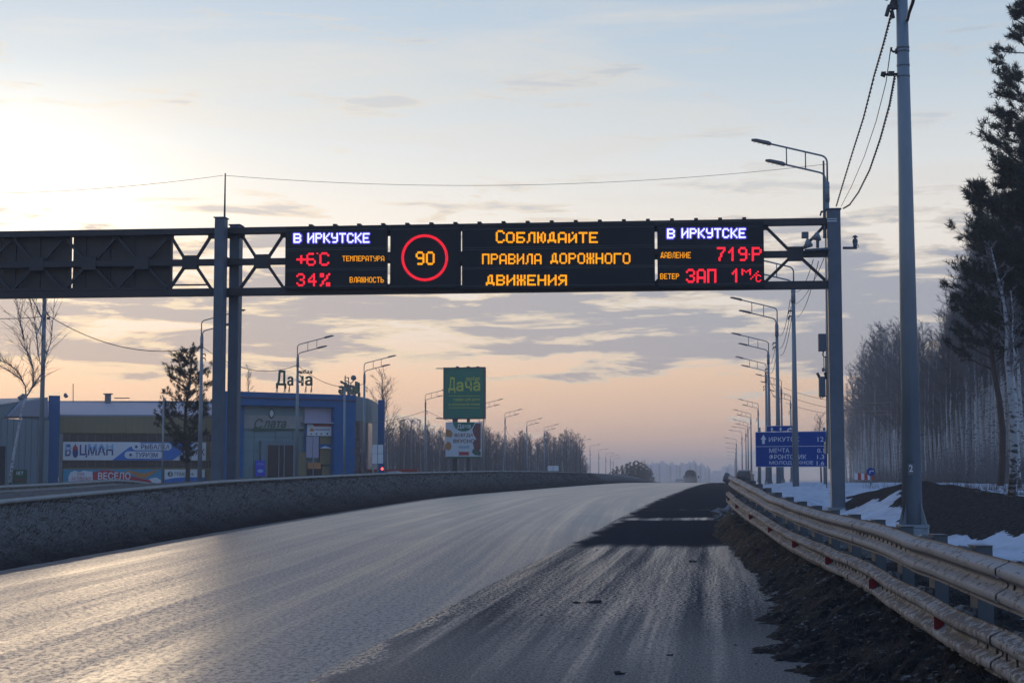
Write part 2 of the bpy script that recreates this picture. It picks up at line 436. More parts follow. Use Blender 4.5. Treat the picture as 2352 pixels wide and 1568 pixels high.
def rail_mat(name, amt, base=(.185, .181, .181)):
    m = D.materials.new(name); m.use_nodes = True; t = NT(m.node_tree)
    tc = t.node('ShaderNodeTexCoord').outputs['Object']
    n1 = t.noise(tc, 1.2, 5, .6); n2 = t.noise(t.vmul(tc, (1, .55, 1)), 16, 5, .7, .4); n3 = t.noise(tc, 45, 3, .7)
    geo = t.node('ShaderNodeNewGeometry'); sep = t.node('ShaderNodeSeparateXYZ'); t.put(sep, 0, geo.outputs['Normal'])
    up = t.maprange(sep.outputs[2], -.1, .8)
    c = t.mix(t.maprange(n1, .3, .7), base, (base[0] * .75, base[1] * .78, base[2] * .82))
    c = t.mix(t.math('MULTIPLY', up, .55), c, (.25, .255, .27))          # dust and old snow lying on the upper faces
    k = t.math('ADD', t.math('ADD', t.math('MULTIPLY', n2, .75), t.math('MULTIPLY', n3, .25)), t.math('ADD', t.math('MULTIPLY', n1, .20), t.math('MULTIPLY', up, .05)))
    spots = t.maprange(k, .70 - amt, .76 - amt)
    c = t.mix(spots, c, (.055, .05, .05))
    b = t.node('ShaderNodeBsdfPrincipled'); t.put(b, 'Base Color', c); b.inputs['Roughness'].default_value = .75; b.inputs['Specular IOR Level'].default_value = .4
    bn = t.node('ShaderNodeBump'); t.put(bn, 'Height', t.math('ADD', n2, n3)); bn.inputs['Strength'].default_value = .5; bn.inputs['Distance'].default_value = .012
    t.put(b, 'Normal', bn)
    o = t.node('ShaderNodeOutputMaterial'); t.put(o, 0, b); return m
M['rail_up'] = rail_mat('muddy_rail', .03)
M['rail_low'] = rail_mat('muddy_splashed_rail', .10, (.19, .185, .18))
M['rail_median'] = mat('dull_grey_rail', (.26, .26, .25), .7, 0, .2, 2, .3, 20)

def road_mat():
    m = D.materials.new('wet_asphalt'); m.use_nodes = True; t = NT(m.node_tree)
    uv = t.node('ShaderNodeTexCoord').outputs['UV']
    st = t.noise(t.vmul(uv, (1.5, .010, 1)), 1.0, 6, .62)          # long streaks along the lanes
    st2 = t.noise(t.vmul(uv, (6.5, .03, 1)), 1.0, 4, .6)
    pat = t.noise(t.vmul(uv, (.8, .22, 1)), 1.0, 5, .65, .5)
    fine = t.noise(uv, 55, 3, .75); mid = t.noise(uv, 9, 4, .7)
    s = t.math('ADD', t.math('MULTIPLY', st, .50), t.math('ADD', t.math('MULTIPLY', st2, .32), t.math('MULTIPLY', pat, .18)))
    wet = t.maprange(s, .37, .65)
    c = t.mix(wet, (.105, .107, .115), (.060, .062, .070))
    c = t.mix(1.0, c, t.math('MULTIPLY_ADD', fine, .9, .55), 'MULTIPLY')
    sp_ = t.noise(t.vmul(uv, (1, .45, 1)), 20, 5, .85)
    sepr = t.node('ShaderNodeSeparateXYZ'); t.put(sepr, 0, uv); fade = t.maprange(sepr.outputs[1], 15, 75, 1, .12)
    dry = t.math('MULTIPLY', t.math('MULTIPLY', t.maprange(sp_, .46, .60), t.math('MULTIPLY_ADD', wet, -.40, .70)), fade)
    b = t.node('ShaderNodeBsdfPrincipled'); t.put(b, 'Base Color', c)
    rg = t.math('ADD', t.math('MULTIPLY_ADD', wet, -.13, .41), t.math('MULTIPLY', dry, .5), clamp=True)
    t.put(b, 'Roughness', rg); b.inputs['IOR'].default_value = 1.5
    t.put(b, 'Specular IOR Level', t.math('MULTIPLY_ADD', dry, -.28, .36))
    bn = t.node('ShaderNodeBump'); t.put(bn, 'Height', t.math('ADD', t.math('MULTIPLY', fine, .6), t.math('MULTIPLY', mid, .5))); t.put(bn, 'Strength', t.math('MULTIPLY_ADD', wet, -.1, .24)); bn.inputs['Distance'].default_value = .008
    t.put(b, 'Normal', bn)
    o = t.node('ShaderNodeOutputMaterial'); t.put(o, 0, b); return m
def shoulder_mat():
    m = D.materials.new('half_dry_asphalt'); m.use_nodes = True; t = NT(m.node_tree)
    uv = t.node('ShaderNodeTexCoord').outputs['UV']
    sep = t.node('ShaderNodeSeparateXYZ'); t.put(sep, 0, uv); u = sep.outputs[0]; v = sep.outputs[1]
    wob = t.noise(t.vmul(uv, (.5, .3, 1)), 1.0, 4, .6)
    vv = t.math('DIVIDE', t.math('ADD', v, t.math('MULTIPLY_ADD', wob, 3.0, -1.5)), 100.0)
    band = t.ramp(vv, [(.05, .30), (.12, .36), (.165, .50), (.20, .74), (.26, .84), (.333, .80), (.352, .16), (.490, .10), (.504, .72), (.520, .72), (.534, .14), (.61, .05), (.617, .5), (.625, .05), (1.0, .02)])
    st = t.noise(t.vmul(uv, (2.6, .045, 1)), 1.0, 5, .62, .1)
    lat = t.math('MULTIPLY', t.maprange(u, 3.2, 5.0, 1, .45), 1.0)
    w = t.math('ADD', t.math('MULTIPLY', t.math('MULTIPLY', band, lat), .8), t.math('MULTIPLY_ADD', st, .75, -.375))
    edge = t.maprange(t.math('ADD', u, t.math('MULTIPLY_ADD', wob, 1.4, -.7)), -.1, .55, 0.75, 0)
    w = t.math('MAXIMUM', w, edge)
    wet = t.maprange(w, .22, .70)
    sp_ = t.noise(t.vmul(uv, (1, .4, 1)), 24, 5, .85); fine = t.noise(t.vmul(uv, (1, .5, 1)), 42, 3, .8)
    gloss = t.math('MULTIPLY', wet, t.maprange(t.math('ADD', sp_, t.math('MULTIPLY_ADD', st, .32, -.16)), .445, .54))
    c = t.mix(wet, (.036, .035, .038), t.mix(t.maprange(fine, .42, .60), (.018, .019, .023), (.085, .088, .095)))
    nearc = t.maprange(v, 14, 20, 1, 0)
    c = t.mix(nearc, c, t.mix(t.maprange(fine, .40, .62), (.016, .018, .022), (.105, .108, .115)))
    c = t.mix(1.0, c, t.math('MULTIPLY_ADD', fine, 1.3, .35), 'MULTIPLY')
    b = t.node('ShaderNodeBsdfPrincipled'); t.put(b, 'Base Color', c)
    t.put(b, 'Roughness', t.math('SUBTRACT', t.math('MULTIPLY_ADD', gloss, -.60, .86), t.math('MULTIPLY', nearc, .22), clamp=True))
    t.put(b, 'Specular IOR Level', t.math('ADD', t.math('MULTIPLY_ADD', gloss, .34, .0), t.math('MULTIPLY', nearc, .22)))
    bn = t.node('ShaderNodeBump'); t.put(bn, 'Height', t.math('ADD', fine, sp_)); t.put(bn, 'Strength', t.math('MULTIPLY_ADD', gloss, -.5, .8)); bn.inputs['Distance'].default_value = .015
    t.put(b, 'Normal', bn)
    o = t.node('ShaderNodeOutputMaterial'); t.put(o, 0, b); return m
def ground_mat():
    m = D.materials.new('verge_soil_and_snow'); m.use_nodes = True; t = NT(m.node_tree)
    tc = t.node('ShaderNodeTexCoord').outputs['Object']
    a = t.node('ShaderNodeAttribute', attribute_name='snow').outputs['Fac']
    gr = t.node('ShaderNodeAttribute', attribute_name='grass').outputs['Fac']
    n = t.noise(tc, 1.1, 6, .65, .4); n2 = t.noise(tc, 11, 4, .7); n3 = t.noise(t.vmul(tc, (1, .25, 1)), 2.2, 5, .7, .3)
    k = t.maprange(t.math('ADD', a, t.math('ADD', t.math('MULTIPLY_ADD', t.math('ADD', n, n3), 2.2, -2.2), t.math('MULTIPLY_ADD', n2, .7, -.35))), .44, .58)
    soil = t.mix(t.maprange(n2, .3, .75), (.012, .010, .010), (.046, .038, .036))
    grass = t.mix(t.maprange(n2, .3, .7), (.085, .079, .075), (.19, .17, .155))
    base = t.mix(gr, soil, grass)
    snow = t.mix(t.maprange(n3, .35, .75), (.46, .50, .57), (.33, .35, .40))
    c = t.mix(k, base, snow)
    b = t.node('ShaderNodeBsdfPrincipled'); t.put(b, 'Base Color', c); b.inputs['Roughness'].default_value = .95; b.inputs['Specular IOR Level'].default_value = .0
    bn = t.node('ShaderNodeBump'); t.put(bn, 'Height', t.math('ADD', n2, t.math('MULTIPLY', k, .6))); bn.inputs['Strength'].default_value = .6; bn.inputs['Distance'].default_value = .05
    t.put(b, 'Normal', bn)
    o = t.node('ShaderNodeOutputMaterial'); t.put(o, 0, b); return m
def mud_mat():
    m = D.materials.new('wet_mud_and_grit'); m.use_nodes = True; t = NT(m.node_tree)
    tc = t.node('ShaderNodeTexCoord').outputs['Object']
    n = t.noise(tc, 3.0, 6, .7, .4); n2 = t.noise(tc, 24, 5, .75, .2)
    c = t.mix(t.maprange(n2, .42, .72), (.009, .009, .010), (.042, .041, .043))
    ice = t.maprange(t.math('ADD', n, t.math('MULTIPLY', n2, .5)), .86, .93)
    c = t.mix(t.math('MULTIPLY', ice, .7), c, (.22, .22, .24))
    b = t.node('ShaderNodeBsdfPrincipled'); t.put(b, 'Base Color', c)
    t.put(b, 'Roughness', t.math('MULTIPLY_ADD', n, -.5, 1.05, clamp=True)); b.inputs['Specular IOR Level'].default_value = .05
    bn = t.node('ShaderNodeBump'); t.put(bn, 'Height', t.math('ADD', n, n2)); bn.inputs['Strength'].default_value = .9; bn.inputs['Distance'].default_value = .05
    t.put(b, 'Normal', bn)
    o = t.node('ShaderNodeOutputMaterial'); t.put(o, 0, b); return m
M['straw0'] = mat('grit_and_dead_grass', (.075, .068, .060), .9, 0, .5, 5)
M['road'] = road_mat(); M['shoulder'] = shoulder_mat(); M['ground'] = ground_mat(); M['mud'] = mud_mat()

# ------------------------------------------------------------------ ground, roads
def grid_mesh(name, rows, mat_, zf, uvf=None, attrs=None, kind='structure'):
    nr = len(rows); nc = len(rows[0][1]); vs_ = []
    for Y, xs in rows:
        for x in xs: vs_.append((x, Y, zf(x, Y)))
    fs = [(r * nc + c, r * nc + c + 1, (r + 1) * nc + c + 1, (r + 1) * nc + c) for r in range(nr - 1) for c in range(nc - 1)]
    me = D.meshes.new(name); me.from_pydata(vs_, [], fs)
    me.polygons.foreach_set('use_smooth', [True] * len(fs))
    if uvf:
        uvs = [uvf(x, y) for x, y, z in vs_]; lay = me.uv_layers.new(name='UVMap')
        flat = []
        for f in fs:
            for i in f: flat += uvs[i]
        lay.data.foreach_set('uv', flat)
    if attrs:
        for an, fn in attrs.items():
            at_ = me.attributes.new(an, 'FLOAT', 'POINT'); at_.data.foreach_set('value', [fn(x, y) for x, y, z in vs_])
    me.materials.append(mat_)
    o = D.objects.new(name, me); C.objects.link(o); o['kind'] = kind
    return o
def ysteps(a, b, k, mn):
    out = [a]
    while out[-1] < b: out.append(min(b, out[-1] + max(mn, abs(out[-1]) * k)))
    return out
def snow_attr(X, Y):
    xl = XL(Y); d = X - RL(Y)
    if X < xl: return .30 if (xl - X) > 14 else -.4
    if d < .3: return -.5
    if d < 1.5: return .15 if Y < 40 else .0
    if Y < 56:
        lim = 4.0 + .5 * math.sin(Y * .33) + .8 * fbm(X, Y, .3)
        if d < lim: return 1.1
        if d < 5.8 + .02 * (56 - Y): return -.5
        return .60
    if d < 13: return 1.0 if fbm(X, Y, .12) > -.25 else .3
    return .56
def grass_attr(X, Y):
    xl = XL(Y); d = X - RL(Y)
    if X < xl: return sst(.1, 1.4, xl - X + .3 * fbm(X, Y, 1.5))
    return .18 if d > 6 else (.75 if 0.6 < d < 2.2 and Y > 22 else .15)
lcols = [-1400, -600, -250, -120, -70, -45, -32, -24, -18, -15, -13, -12, -11, -10, -9, -8, -7, -6.3, -5.6, -5, -4.6, -4.2, -3.8, -3.4, -3, -2.6, -2.2, -1.8, -1.4, -1, -.7, -.4, -.1, .2]
rcols = [-2.4, -2, -1.6, -1.2, -.8, -.4, 0, .4, .8, 1.2, 1.6, 2, 2.4, 2.8, 3.2, 3.6, 4, 4.4, 4.8, 5.2, 5.6, 6, 6.5, 7, 7.6, 8.3, 9, 10, 11, 12.5, 14, 16, 19, 23, 28, 35, 45, 60, 90, 150, 300, 700, 1000]
rows = []
for Y in [-60, -40, -20, -8, 0] + ysteps(4, 3180, .018, .35):
    xl = XL(Y); xr_ = RL(Y); mid = [xl + (xr_ - 2.4 - xl) * k / 6 for k in range(1, 6)]
    rows.append((Y, [xl + a for a in lcols] + mid + [xr_ + a for a in rcols]))
grid_mesh('ground', rows, M['ground'], ground_z, attrs={'snow': snow_attr, 'grass': grass_attr})
ry = [-30, -15, 0] + ysteps(4, 1500, .03, .5)
rows = [(Y, [XL(Y) + (XR(Y) - XL(Y)) * k / 10 for k in range(11)]) for Y in ry]
def camber(X, Y): return zr(Y) + .012 - .02 * ((X - XL(Y)) / (XR(Y) - XL(Y)) - .5) ** 2 * 4 * .3
grid_mesh('road', rows, M['road'], camber, uvf=lambda x, y: (x - XL(y), y))
rows = [(Y, [XR(Y) + (RL(Y) - .3 - XR(Y)) * k / 10 for k in range(11)]) for Y in ry]
grid_mesh('road_shoulder', rows, M['shoulder'], lambda x, y: zr(y) + .0065 + .004 * fbm(x, y, .7), uvf=lambda x, y: (x - XR(y), y))
# second carriageway beyond the bank (its near edge only shows as a bright sliver)
rows = [(Y, [XL(Y) - 21 + 9 * k / 3 for k in range(4)]) for Y in ysteps(10, 260, .06, 2)]
grid_mesh('opposite_road', rows, M['road'], lambda x, y: ground_z(x, y) + .05, uvf=lambda x, y: (x - XL(y), y))
# pale silt left along the road edge
M['silt'] = mat('pale_road_silt', (.13, .125, .12), .85, 0, .5, 3.0, .4, 30, spec=.1)
rows = [(Y, [XL(Y) - .35 + .12 * fbm(0, Y, .4), XL(Y) - .1, XL(Y) + .12 + .10 * fbm(3, Y, .6)]) for Y in ysteps(10, 230, .012, .2)]
grid_mesh('road_edge_silt', rows, M['silt'], lambda x, y: camber(max(x, XL(y)), y) + .006 + .03 * max(0, XL(y) - x))
# lumpy mud verge between the shoulder and the guard rail
rows = []
for Y in ysteps(5.5, 60, .006, .05):
    rl = RL(Y); n = 46 if Y < 100 else 20
    rows.append((Y, [rl - 3.1 + 3.9 * k / n for k in range(n + 1)]))
def verge_z(X, Y):
    d = narrow(X - RL(Y), Y); edge = d + .35 * fbm(X, Y, .5) + .4 * fbm(X, Y, 1.7)
    k = sst(-1.3, .3, edge)
    l = .10 * fbm(X, Y, 2.0) + .075 * fbm(X, Y * 1.3, 5.5) + .05 * fbm(X, Y, 13.0, 2)
    return zr(Y) - .035 + k * .40 + (l + .03) * sst(-1.5, -.8, edge)
grid_mesh('dirt_verge', rows, M['mud'], verge_z)

# ------------------------------------------------------------------ guard rails
WP = [(.012, .156), (.0, .150), (.0, .140), (.030, .126), (.075, .105), (.083, .095), (.083, .06), (.075, .05), (.045, .033), (.012, .014), (.006, 0), (.012, -.014), (.045, -.033), (.075, -.05), (.083, -.06), (.083, -.095), (.075, -.105), (.03, -.126), (0, -.140), (0, -.150), (.012, -.156)]
def wbeam(mb, path, side, zc, thick=.004):
    """path: list of (x,y,z) ; side -1 faces -X"""
    n = len(WP); i0 = len(mb.v)
    for k, p in enumerate(path):
        p = Vector(p); d = Vector(path[min(k + 1, len(path) - 1)]) - Vector(path[max(k - 1, 0)]); d.z = 0; d.normalize()
        s_ = Vector((d.y, -d.x, 0)) * side
        for o, h in WP: q = p + s_ * o; mb.v.append((q.x, q.y, q.z + zc + h))
    for k in range(len(path) - 1):
        for j in range(n - 1):
            a = i0 + k * n + j; f = (a, a + 1, a + n + 1, a + n)
            mb.f.append(f if side < 0 else f[::-1])
    return mb
g0 = Vector((RL(10), 10, zr(10)))
gr = thing('guard_rail', 'long double guard rail of muddy W beams with red reflectors along the right shoulder', 'guard rail', g0)
Y = 6.0; ends = []
while Y < 41: ends.append(Y); Y += 3.96
RISE = [(0, 0), (24, 0), (28.7, .06), (33, .20), (40, .36), (50, .40)]
def rp(y, off=0.0): return (RL(y) + off, y, zr(y) + smooth_tab(RISE, y, 3))
for zc, mt, lift, zoff in ((.945, M['rail_up'], 0.0, 0), (.525, M['rail_low'], -.055, 0)):
    for i, y0 in enumerate(ends):
        y1 = y0 + 4.0; n = 9; ov = .009 * (i % 2)
        path = [rp(y0 + (y1 - y0) * k / (n - 1), lift - ov + .03 * mnoise.noise(Vector((y0 * .7 + k * .35, zc, 0)))) for k in range(n)]
        path = [(p_[0], p_[1], p_[2] + .022 * mnoise.noise(Vector((p_[1] * .5, zc * 9, 4)))) for p_ in path]
        mb = wbeam(MB(), path, -1, zc)
        obj('rail_beam', mb, mt, gr, True)
rng = random.Random(5)
mbolt = MB()
for i, y0 in enumerate(ends):
    for half in (0, 1.98):
        y = y0 + .3 + half; x, _, z = rp(y)
        big = y < 60
        mb = MB()
        if big:   # C profile post
            mb.box((x + .20, y, z + .43), (.012, .19, 1.28)); mb.box((x + .26, y - .09, z + .43), (.11, .012, 1.28)); mb.box((x + .26, y + .09, z + .43), (.11, .012, 1.28))
            mb.box((x + .25, y, z + 1.074), (.13, .21, .008))
        else: mb.box((x + .25, y, z + .43), (.12, .16, 1.28))
        obj('post', mb, M['post'], gr)
        if y < 90:
            for zc in (.945, .50):
                mb = MB(); mb.prism([(0, -.09), (.10, -.13), (.24, -.10), (.24, .10), (.10, .13), (0, .09)], Vector((x + .012, y - .07, z + zc)), Vector((1, 0, 0)), Vector((0, 0, 1)), Vector((0, .14, 0)))
                obj('bracket', mb, M['rail_low'], gr)
    if y0 < 130:
        y = y0 + 2.0; x, _, z = rp(y, -.055)
        mb = MB(); d = Vector((RL(y + .5) - RL(y - .5), 1, 0)).normalized(); s_ = Vector((-d.y, d.x, 0))
        c = Vector((x, y, z + .525)) + s_ * .012
        mb.hexa([c - d * .0 + Vector((0, 0, -.052)), c + s_ * .085 + Vector((0, 0, -.046)), c + s_ * .085 + d * .004 + Vector((0, 0, -.046)), c + d * .004 + Vector((0, 0, -.052)),
                 c + Vector((0, 0, .052)), c + s_ * .085 + Vector((0, 0, .046)), c + s_ * .085 + d * .004 + Vector((0, 0, .046)), c + d * .004 + Vector((0, 0, .052))])
        rf = obj('reflector', mb, M['reflector_red'], gr)
        mb2 = MB().hexa([c + d * .006 + Vector((0, 0, -.05)), c + s_ * .08 + d * .006 + Vector((0, 0, -.04)), c + s_ * .0 + d * .06 + Vector((0, 0, -.04)), c + d * .06 - s_ * .01 + Vector((0, 0, -.04)),
                         c + d * .006 + Vector((0, 0, .05)), c + s_ * .08 + d * .006 + Vector((0, 0, .04)), c + s_ * .0 + d * .06 + Vector((0, 0, .04)), c + d * .06 - s_ * .01 + Vector((0, 0, .04))])
        obj('reflector_bracket', mb2, M['reflector_back'], gr)
    if y0 < 60:
        for q in range(13):
            y = y0 + .12 + q * .305
            for zc, off in ((.945, 0), (.525, -.055)):
                x, _, z = rp(y, off); mbolt.box((x - .012, y, z + zc), (.012, .018, .052))
obj('bolt_slots', mbolt, M['cable'], gr, kind='stuff')
# rounded mud lump where the rail dips over the crest
# median guard rail along the top of the bank
m0 = Vector((XL(40) - 2.3, 40, ground_z(XL(40) - 2.3, 40)))
mr = thing('guard_rail', 'pale half buried guard rail along the top of the grassy bank left of the road', 'guard rail', m0)
def mp(y): x = XL(y) - 2.45; return (x, y, zr(y) + interp(BKT, y) - .02)
y = 20.0
while y < 240:
    st = 4.0 if y < 80 else 8.0
    path = [mp(y + st * 1.01 * k / 6) for k in range(7)]
    obj('rail_beam', wbeam(MB(), path, 1, -.01), M['rail_median'], mr, True)
    for k in (0.3, 2.3):
        p = mp(y + k); obj('post', MB().box((p[0] - .12, p[1], p[2] - .2), (.1, .12, .55)), M['galv'], mr)
    y += st
# rail of the opposite carriageway, its end ramped down into the ground
o_pts = []
for px, py in ((-130, 1123), (0, 1113), (130, 1107), (262, 1099), (300, 1101), (340, 1106), (380, 1112)):
    Yq = interp([(-130, 47), (262, 62), (380, 66)], px); o_pts.append(at(px, py, Yq))
fine = []
for k in range(61):
    t_ = k / 60 * (len(o_pts) - 1); i = min(int(t_), len(o_pts) - 2); fr = t_ - i; fine.append(o_pts[i].lerp(o_pts[i + 1], fr))
orr = thing('guard_rail', 'dull guard rail of the opposite carriageway whose end slopes down to the ground', 'guard rail', fine[30])
for a in range(0, 60, 10):
    obj('rail_beam', wbeam(MB(), [tuple(p) for p in fine[a:a + 11]], 1, -.16), M['rail_median'], orr, True)
for a in range(2, 56, 5):
    p = fine[a]; obj('post', MB().box((p.x - .12, p.y, p.z - .55), (.1, .12, 1.1)), M['galv'], orr)
    obj('bracket', MB().box((p.x - .03, p.y, p.z - .16), (.12, .3, .2)), M['galv'], orr)

# ------------------------------------------------------------------ display gantries
PR = Vector((at(1899, 600, 51.0).x, 51.0)); PL = Vector((at(537, 600, 53.0).x, 53.0))
gu2 = (PR - PL).normalized(); GU = Vector((gu2.x, gu2.y, 0)); GN = Vector((gu2.y, -gu2.x, 0))      # along beam (to the right), towards the camera
if GN.y > 0: GN = -GN
GP0 = Vector((PR.x, PR.y, 0))
def gp(px, py, off=0.0):
    d = ray(px, py); o = Vector((0, 0, EYE)); p0 = GP0 + GN * off
    t = (p0 - o).dot(GN) / d.dot(GN); return o + d * t
def gs(px, py=600): return (gp(px, py) - GP0).dot(GU)
def gpt(s, z, off=0.0): return GP0 + GU * s + GN * off + Vector((0, 0, z))
ZB, ZTOP = gp(1899, 663).z, gp(1899, 502).z
Z = lambda py: gp(1200, py).z
zmid = (gp(1890, 583).z)
def gbox(mb, s0, s1, z0, z1, o0, o1):
    return mb.hexa([gpt(s0, z0, o1), gpt(s1, z0, o1), gpt(s1, z0, o0), gpt(s0, z0, o0), gpt(s0, z1, o1), gpt(s1, z1, o1), gpt(s1, z1, o0), gpt(s0, z1, o0)])
ZT0, ZT1, ZM0, ZM1, ZB0, ZB1 = ZTOP - .20, ZTOP, zmid - .10, zmid + .10, ZB, ZB + .24
def lattice(parent, s0, s1, first=0):
    n = max(1, round((s1 - s0) / 1.77)); w = (s1 - s0) / n
    for k in range(n):
        a = s0 + k * w; b = a + w; m = (a + b) / 2
        for (sx, zz_, ex, ez) in ((a, ZT0, -.22, .16), (b, ZT0, .22, .16), (a, ZB1, -.22, -.16), (b, ZB1, .22, -.16)):
            obj('diagonal', MB().bar(gpt(sx, zz_ - (0 if zz_ > zmid else 0)), gpt(m + ex, zmid + ez), .10, .09), M['truss'], parent)
        obj('gusset_plate', gbox(MB(), m - .25, m + .25, zmid - .21, zmid + .23, -.14, .14), M['truss'], parent)
        for e in (a, b):
            obj('corner_plate', gbox(MB(), e - .12, e + .12, ZT0 - .14, ZT0 + .004, -.05, .05), M['truss'], parent)
s_right_end = gs(1901); s_p2 = gs(537); s_left = gs(-1230); s_split = gs(519)
gA = thing('overhead_gantry', 'grey overhead gantry carrying the lit black message boards across the near carriageway', 'road gantry', gpt(s_right_end, .6, 0))
gB = thing('overhead_gantry', 'grey overhead gantry on the left seen from behind with dark unlit board backs', 'road gantry', gpt(s_split, .6, 0))
for g_, sa, sb in ((gA, s_split + .03, s_right_end - .02), (gB, s_left, s_split)):
    obj('top_chord', gbox(MB(), sa, sb, ZT0, ZT1, -.17, .17), M['truss'], g_)
    obj('middle_chord', gbox(MB(), sa, sb, ZM0, ZM1, -.12, .12), M['truss'], g_)
    obj('bottom_chord', gbox(MB(), sa, sb, ZB0, ZB1, -.17, .17), M['truss'], g_)
lattice(gA, gs(1757), gs(1897)); lattice(gA, gs(553), gs(652)); lattice(gA, gs(655), gs(1755))
lattice(gB, gs(390), gs(486)); lattice(gB, s_left, gs(388))
# columns
def column(parent, px0, px1, pytop, off0, off1, zb, name='column'):
    offm = max(off0, off1)
    a = (gp(px0, 800, offm) - GP0).dot(GU); b = (gp(px1, 800, offm) - GP0).dot(GU); zt = gp((px0 + px1) / 2, pytop, offm).z
    mb = gbox(MB(), a, b, zb, zt, off0, off1); c_ = obj(name, mb, M['gantry'], parent)
    bev = c_.modifiers.new('bevel', 'BEVEL'); bev.width = .035; bev.segments = 3
    obj('cap', gbox(MB(), a - .03, b + .03, zt, zt + .03, off0 - .03, off1 + .03), M['gantry'], parent)
    return a, b, zt
zgr = ground_z(gpt(s_right_end, 0).x, 51)
rcol = column(gA, 1905, 1936, 480, -.25, .25, zgr)
obj('base_plate', gbox(MB(), rcol[0] - .14, rcol[1] + .22, zgr + .02, zgr + .10, -.42, .42), M['galv'], gA)
obj('footing', gbox(MB(), rcol[0] - .3, rcol[1] + .4, zgr - .4, zgr + .02, -.6, .6), M['concrete'], gA)
zgl = .6
c2 = column(gA, 523, 546, 517, -.75, -.27, zgl)
c1 = column(gB, 488, 511, 500, .22, .66, zgl)
sl_ = s_left - .2
obj('column', gbox(MB(), sl_ - .4, sl_, .2, ZTOP + .2, -.25, .25), M['gantry'], gB)
obj('lit_edge_strip', MB().box(gpt(rcol[0] - .05, (zgr + ZB) / 2 + .8, .10), (.05, .07, ZB - zgr - 1.0)), M['concrete'], gA)  # pale strip standing in for the lit left side of the column
obj('strap', gbox(MB(), rcol[0] - .01, rcol[1] - .12, Z(523), Z(523) + .03, .25, .262), M['letter_white'], gA)
obj('strap', gbox(MB(), rcol[0] - .01, rcol[1] - .12, Z(518), Z(518) + .025, .25, .262), M['letter_white'], gA)
for z_ in (ZT0 - .1, zmid - .12, ZB0 - .02):   # cross pieces between beam and columns
    obj('bracket', gbox(MB(), gs(516), gs(524), z_, z_ + .28, -.3, .3), M['truss'], gB)
obj('foot_rail', MB().tube([gpt(gs(380), ZB1 + .18, -.35), gpt(gs(470), ZB1 + .18, -.35), gpt(gs(486), ZB1 + .02, -.3)], .03), M['truss'], gB)
# lightning rods
obj('lightning_rod', MB().tube([gpt(c1[1] - .07, c1[2] - .1, .4), gpt(c1[1] - .07, gp(514, 398, .4).z, .4)], [.035, .02]), M['truss'], gB)
obj('lightning_rod', MB().tube([gpt(rcol[0] - .07, rcol[2] - .9, .05), gpt(rcol[0] - .07, gp(1900, 370, 0).z, .05)], [.055, .03], 8), M['gantry'], gA)
# boards
def board(parent, x0, x1, y0, y1, mt, off0, off1, lab):
    a, b = gs(x0), gs(x1); za, zb = gp((x0 + x1) / 2, y1, off1 if off1 > 0 else 0).z, gp((x0 + x1) / 2, y0, off1 if off1 > 0 else 0).z
    o = obj('display_board', gbox(MB(), a, b, za, zb, off0, off1), mt, parent, label=lab)
    bev = o.modifiers.new('bevel', 'BEVEL'); bev.width = .012; bev.segments = 2
    return o
OB0, OB1 = .19, .42
def gsf(px, py=600): return (gp(px, py, OB1) - GP0).dot(GU)
def fboard(x0, x1, y0, y1, lab):
    a, b = gsf(x0), gsf(x1); m = (x0 + x1) / 2
    o = obj('display_board', gbox(MB(), a, b, gp(m, y1, OB1).z, gp(m, y0, OB1).z, OB0, OB1), M['board'], gA, label=lab)
    return o
b1 = fboard(655, 888, 519, 663, 'black board lit with white, red and amber weather text')
b2 = fboard(896, 1057, 517, 662, 'square black board lit with a red ring round 90')
b3 = fboard(1061, 1504, 514, 661, 'wide black board lit with three amber lines')
b4 = fboard(1510, 1755, 511, 659, 'black board lit with pressure and wind text')
def seam_lines(bd, x0, x1, ys):
    for y_ in ys:
        m = (x0 + x1) / 2; z_ = gp(m, y_, OB1).z
        obj('seam', gbox(MB(), gsf(x0), gsf(x1), z_ - .006, z_ + .006, OB1, OB1 + .012), M['seam'], bd)
seam_lines(b1, 655, 888, (527, 570, 574, 617, 621, 657)); seam_lines(b3, 1061, 1504, (524, 566, 571, 612, 616, 655)); seam_lines(b4, 1510, 1755, (522, 564, 568, 609, 613, 652)); seam_lines(b2, 896, 1057, (526, 656))
for bx, y0_, y1_ in ((892, 578, 598), (1059, 578, 598), (1507, 571, 583)):
    obj('board_link', gbox(MB(), gsf(bx - 5), gsf(bx + 5), gp(bx, y1_, OB1).z, gp(bx, y0_, OB1).z, .2, .38), M['truss'], gA)
for k in range(19):   # lugs on the top edge
    px = 712 + k * 55.2
    if px > 1750: break
    z_ = gp(px, 512, 0).z
    obj('lug', gbox(MB(), gs(px), gs(px) + .12, ZTOP, ZTOP + .05, -.1, .25), M['truss'], gA)
for x0, x1, lb in ((-560, -4, 'dark back of an unlit board'), (2, 154.5, 'dark back of an unlit board'), (163, 388, 'dark back of an unlit board')):
    a, b = gs(x0), gs(x1)
    o = obj('display_board', gbox(MB(), a, b, ZB + .12, ZTOP - .03, -.42, -.19), M['boardback'], gB, label=lb)
    for q in range(int((b - a) / .85)):
        obj('stiffener', gbox(MB(), a + .4 + q * .85, a + .46 + q * .85, ZB + .2, ZTOP - .1, -.188, -.15), M['truss'], o)
obj('ledge', gbox(MB(), s_left, gs(388), ZB + .22, ZB + .30, -.12, .2), M['truss'], gB)

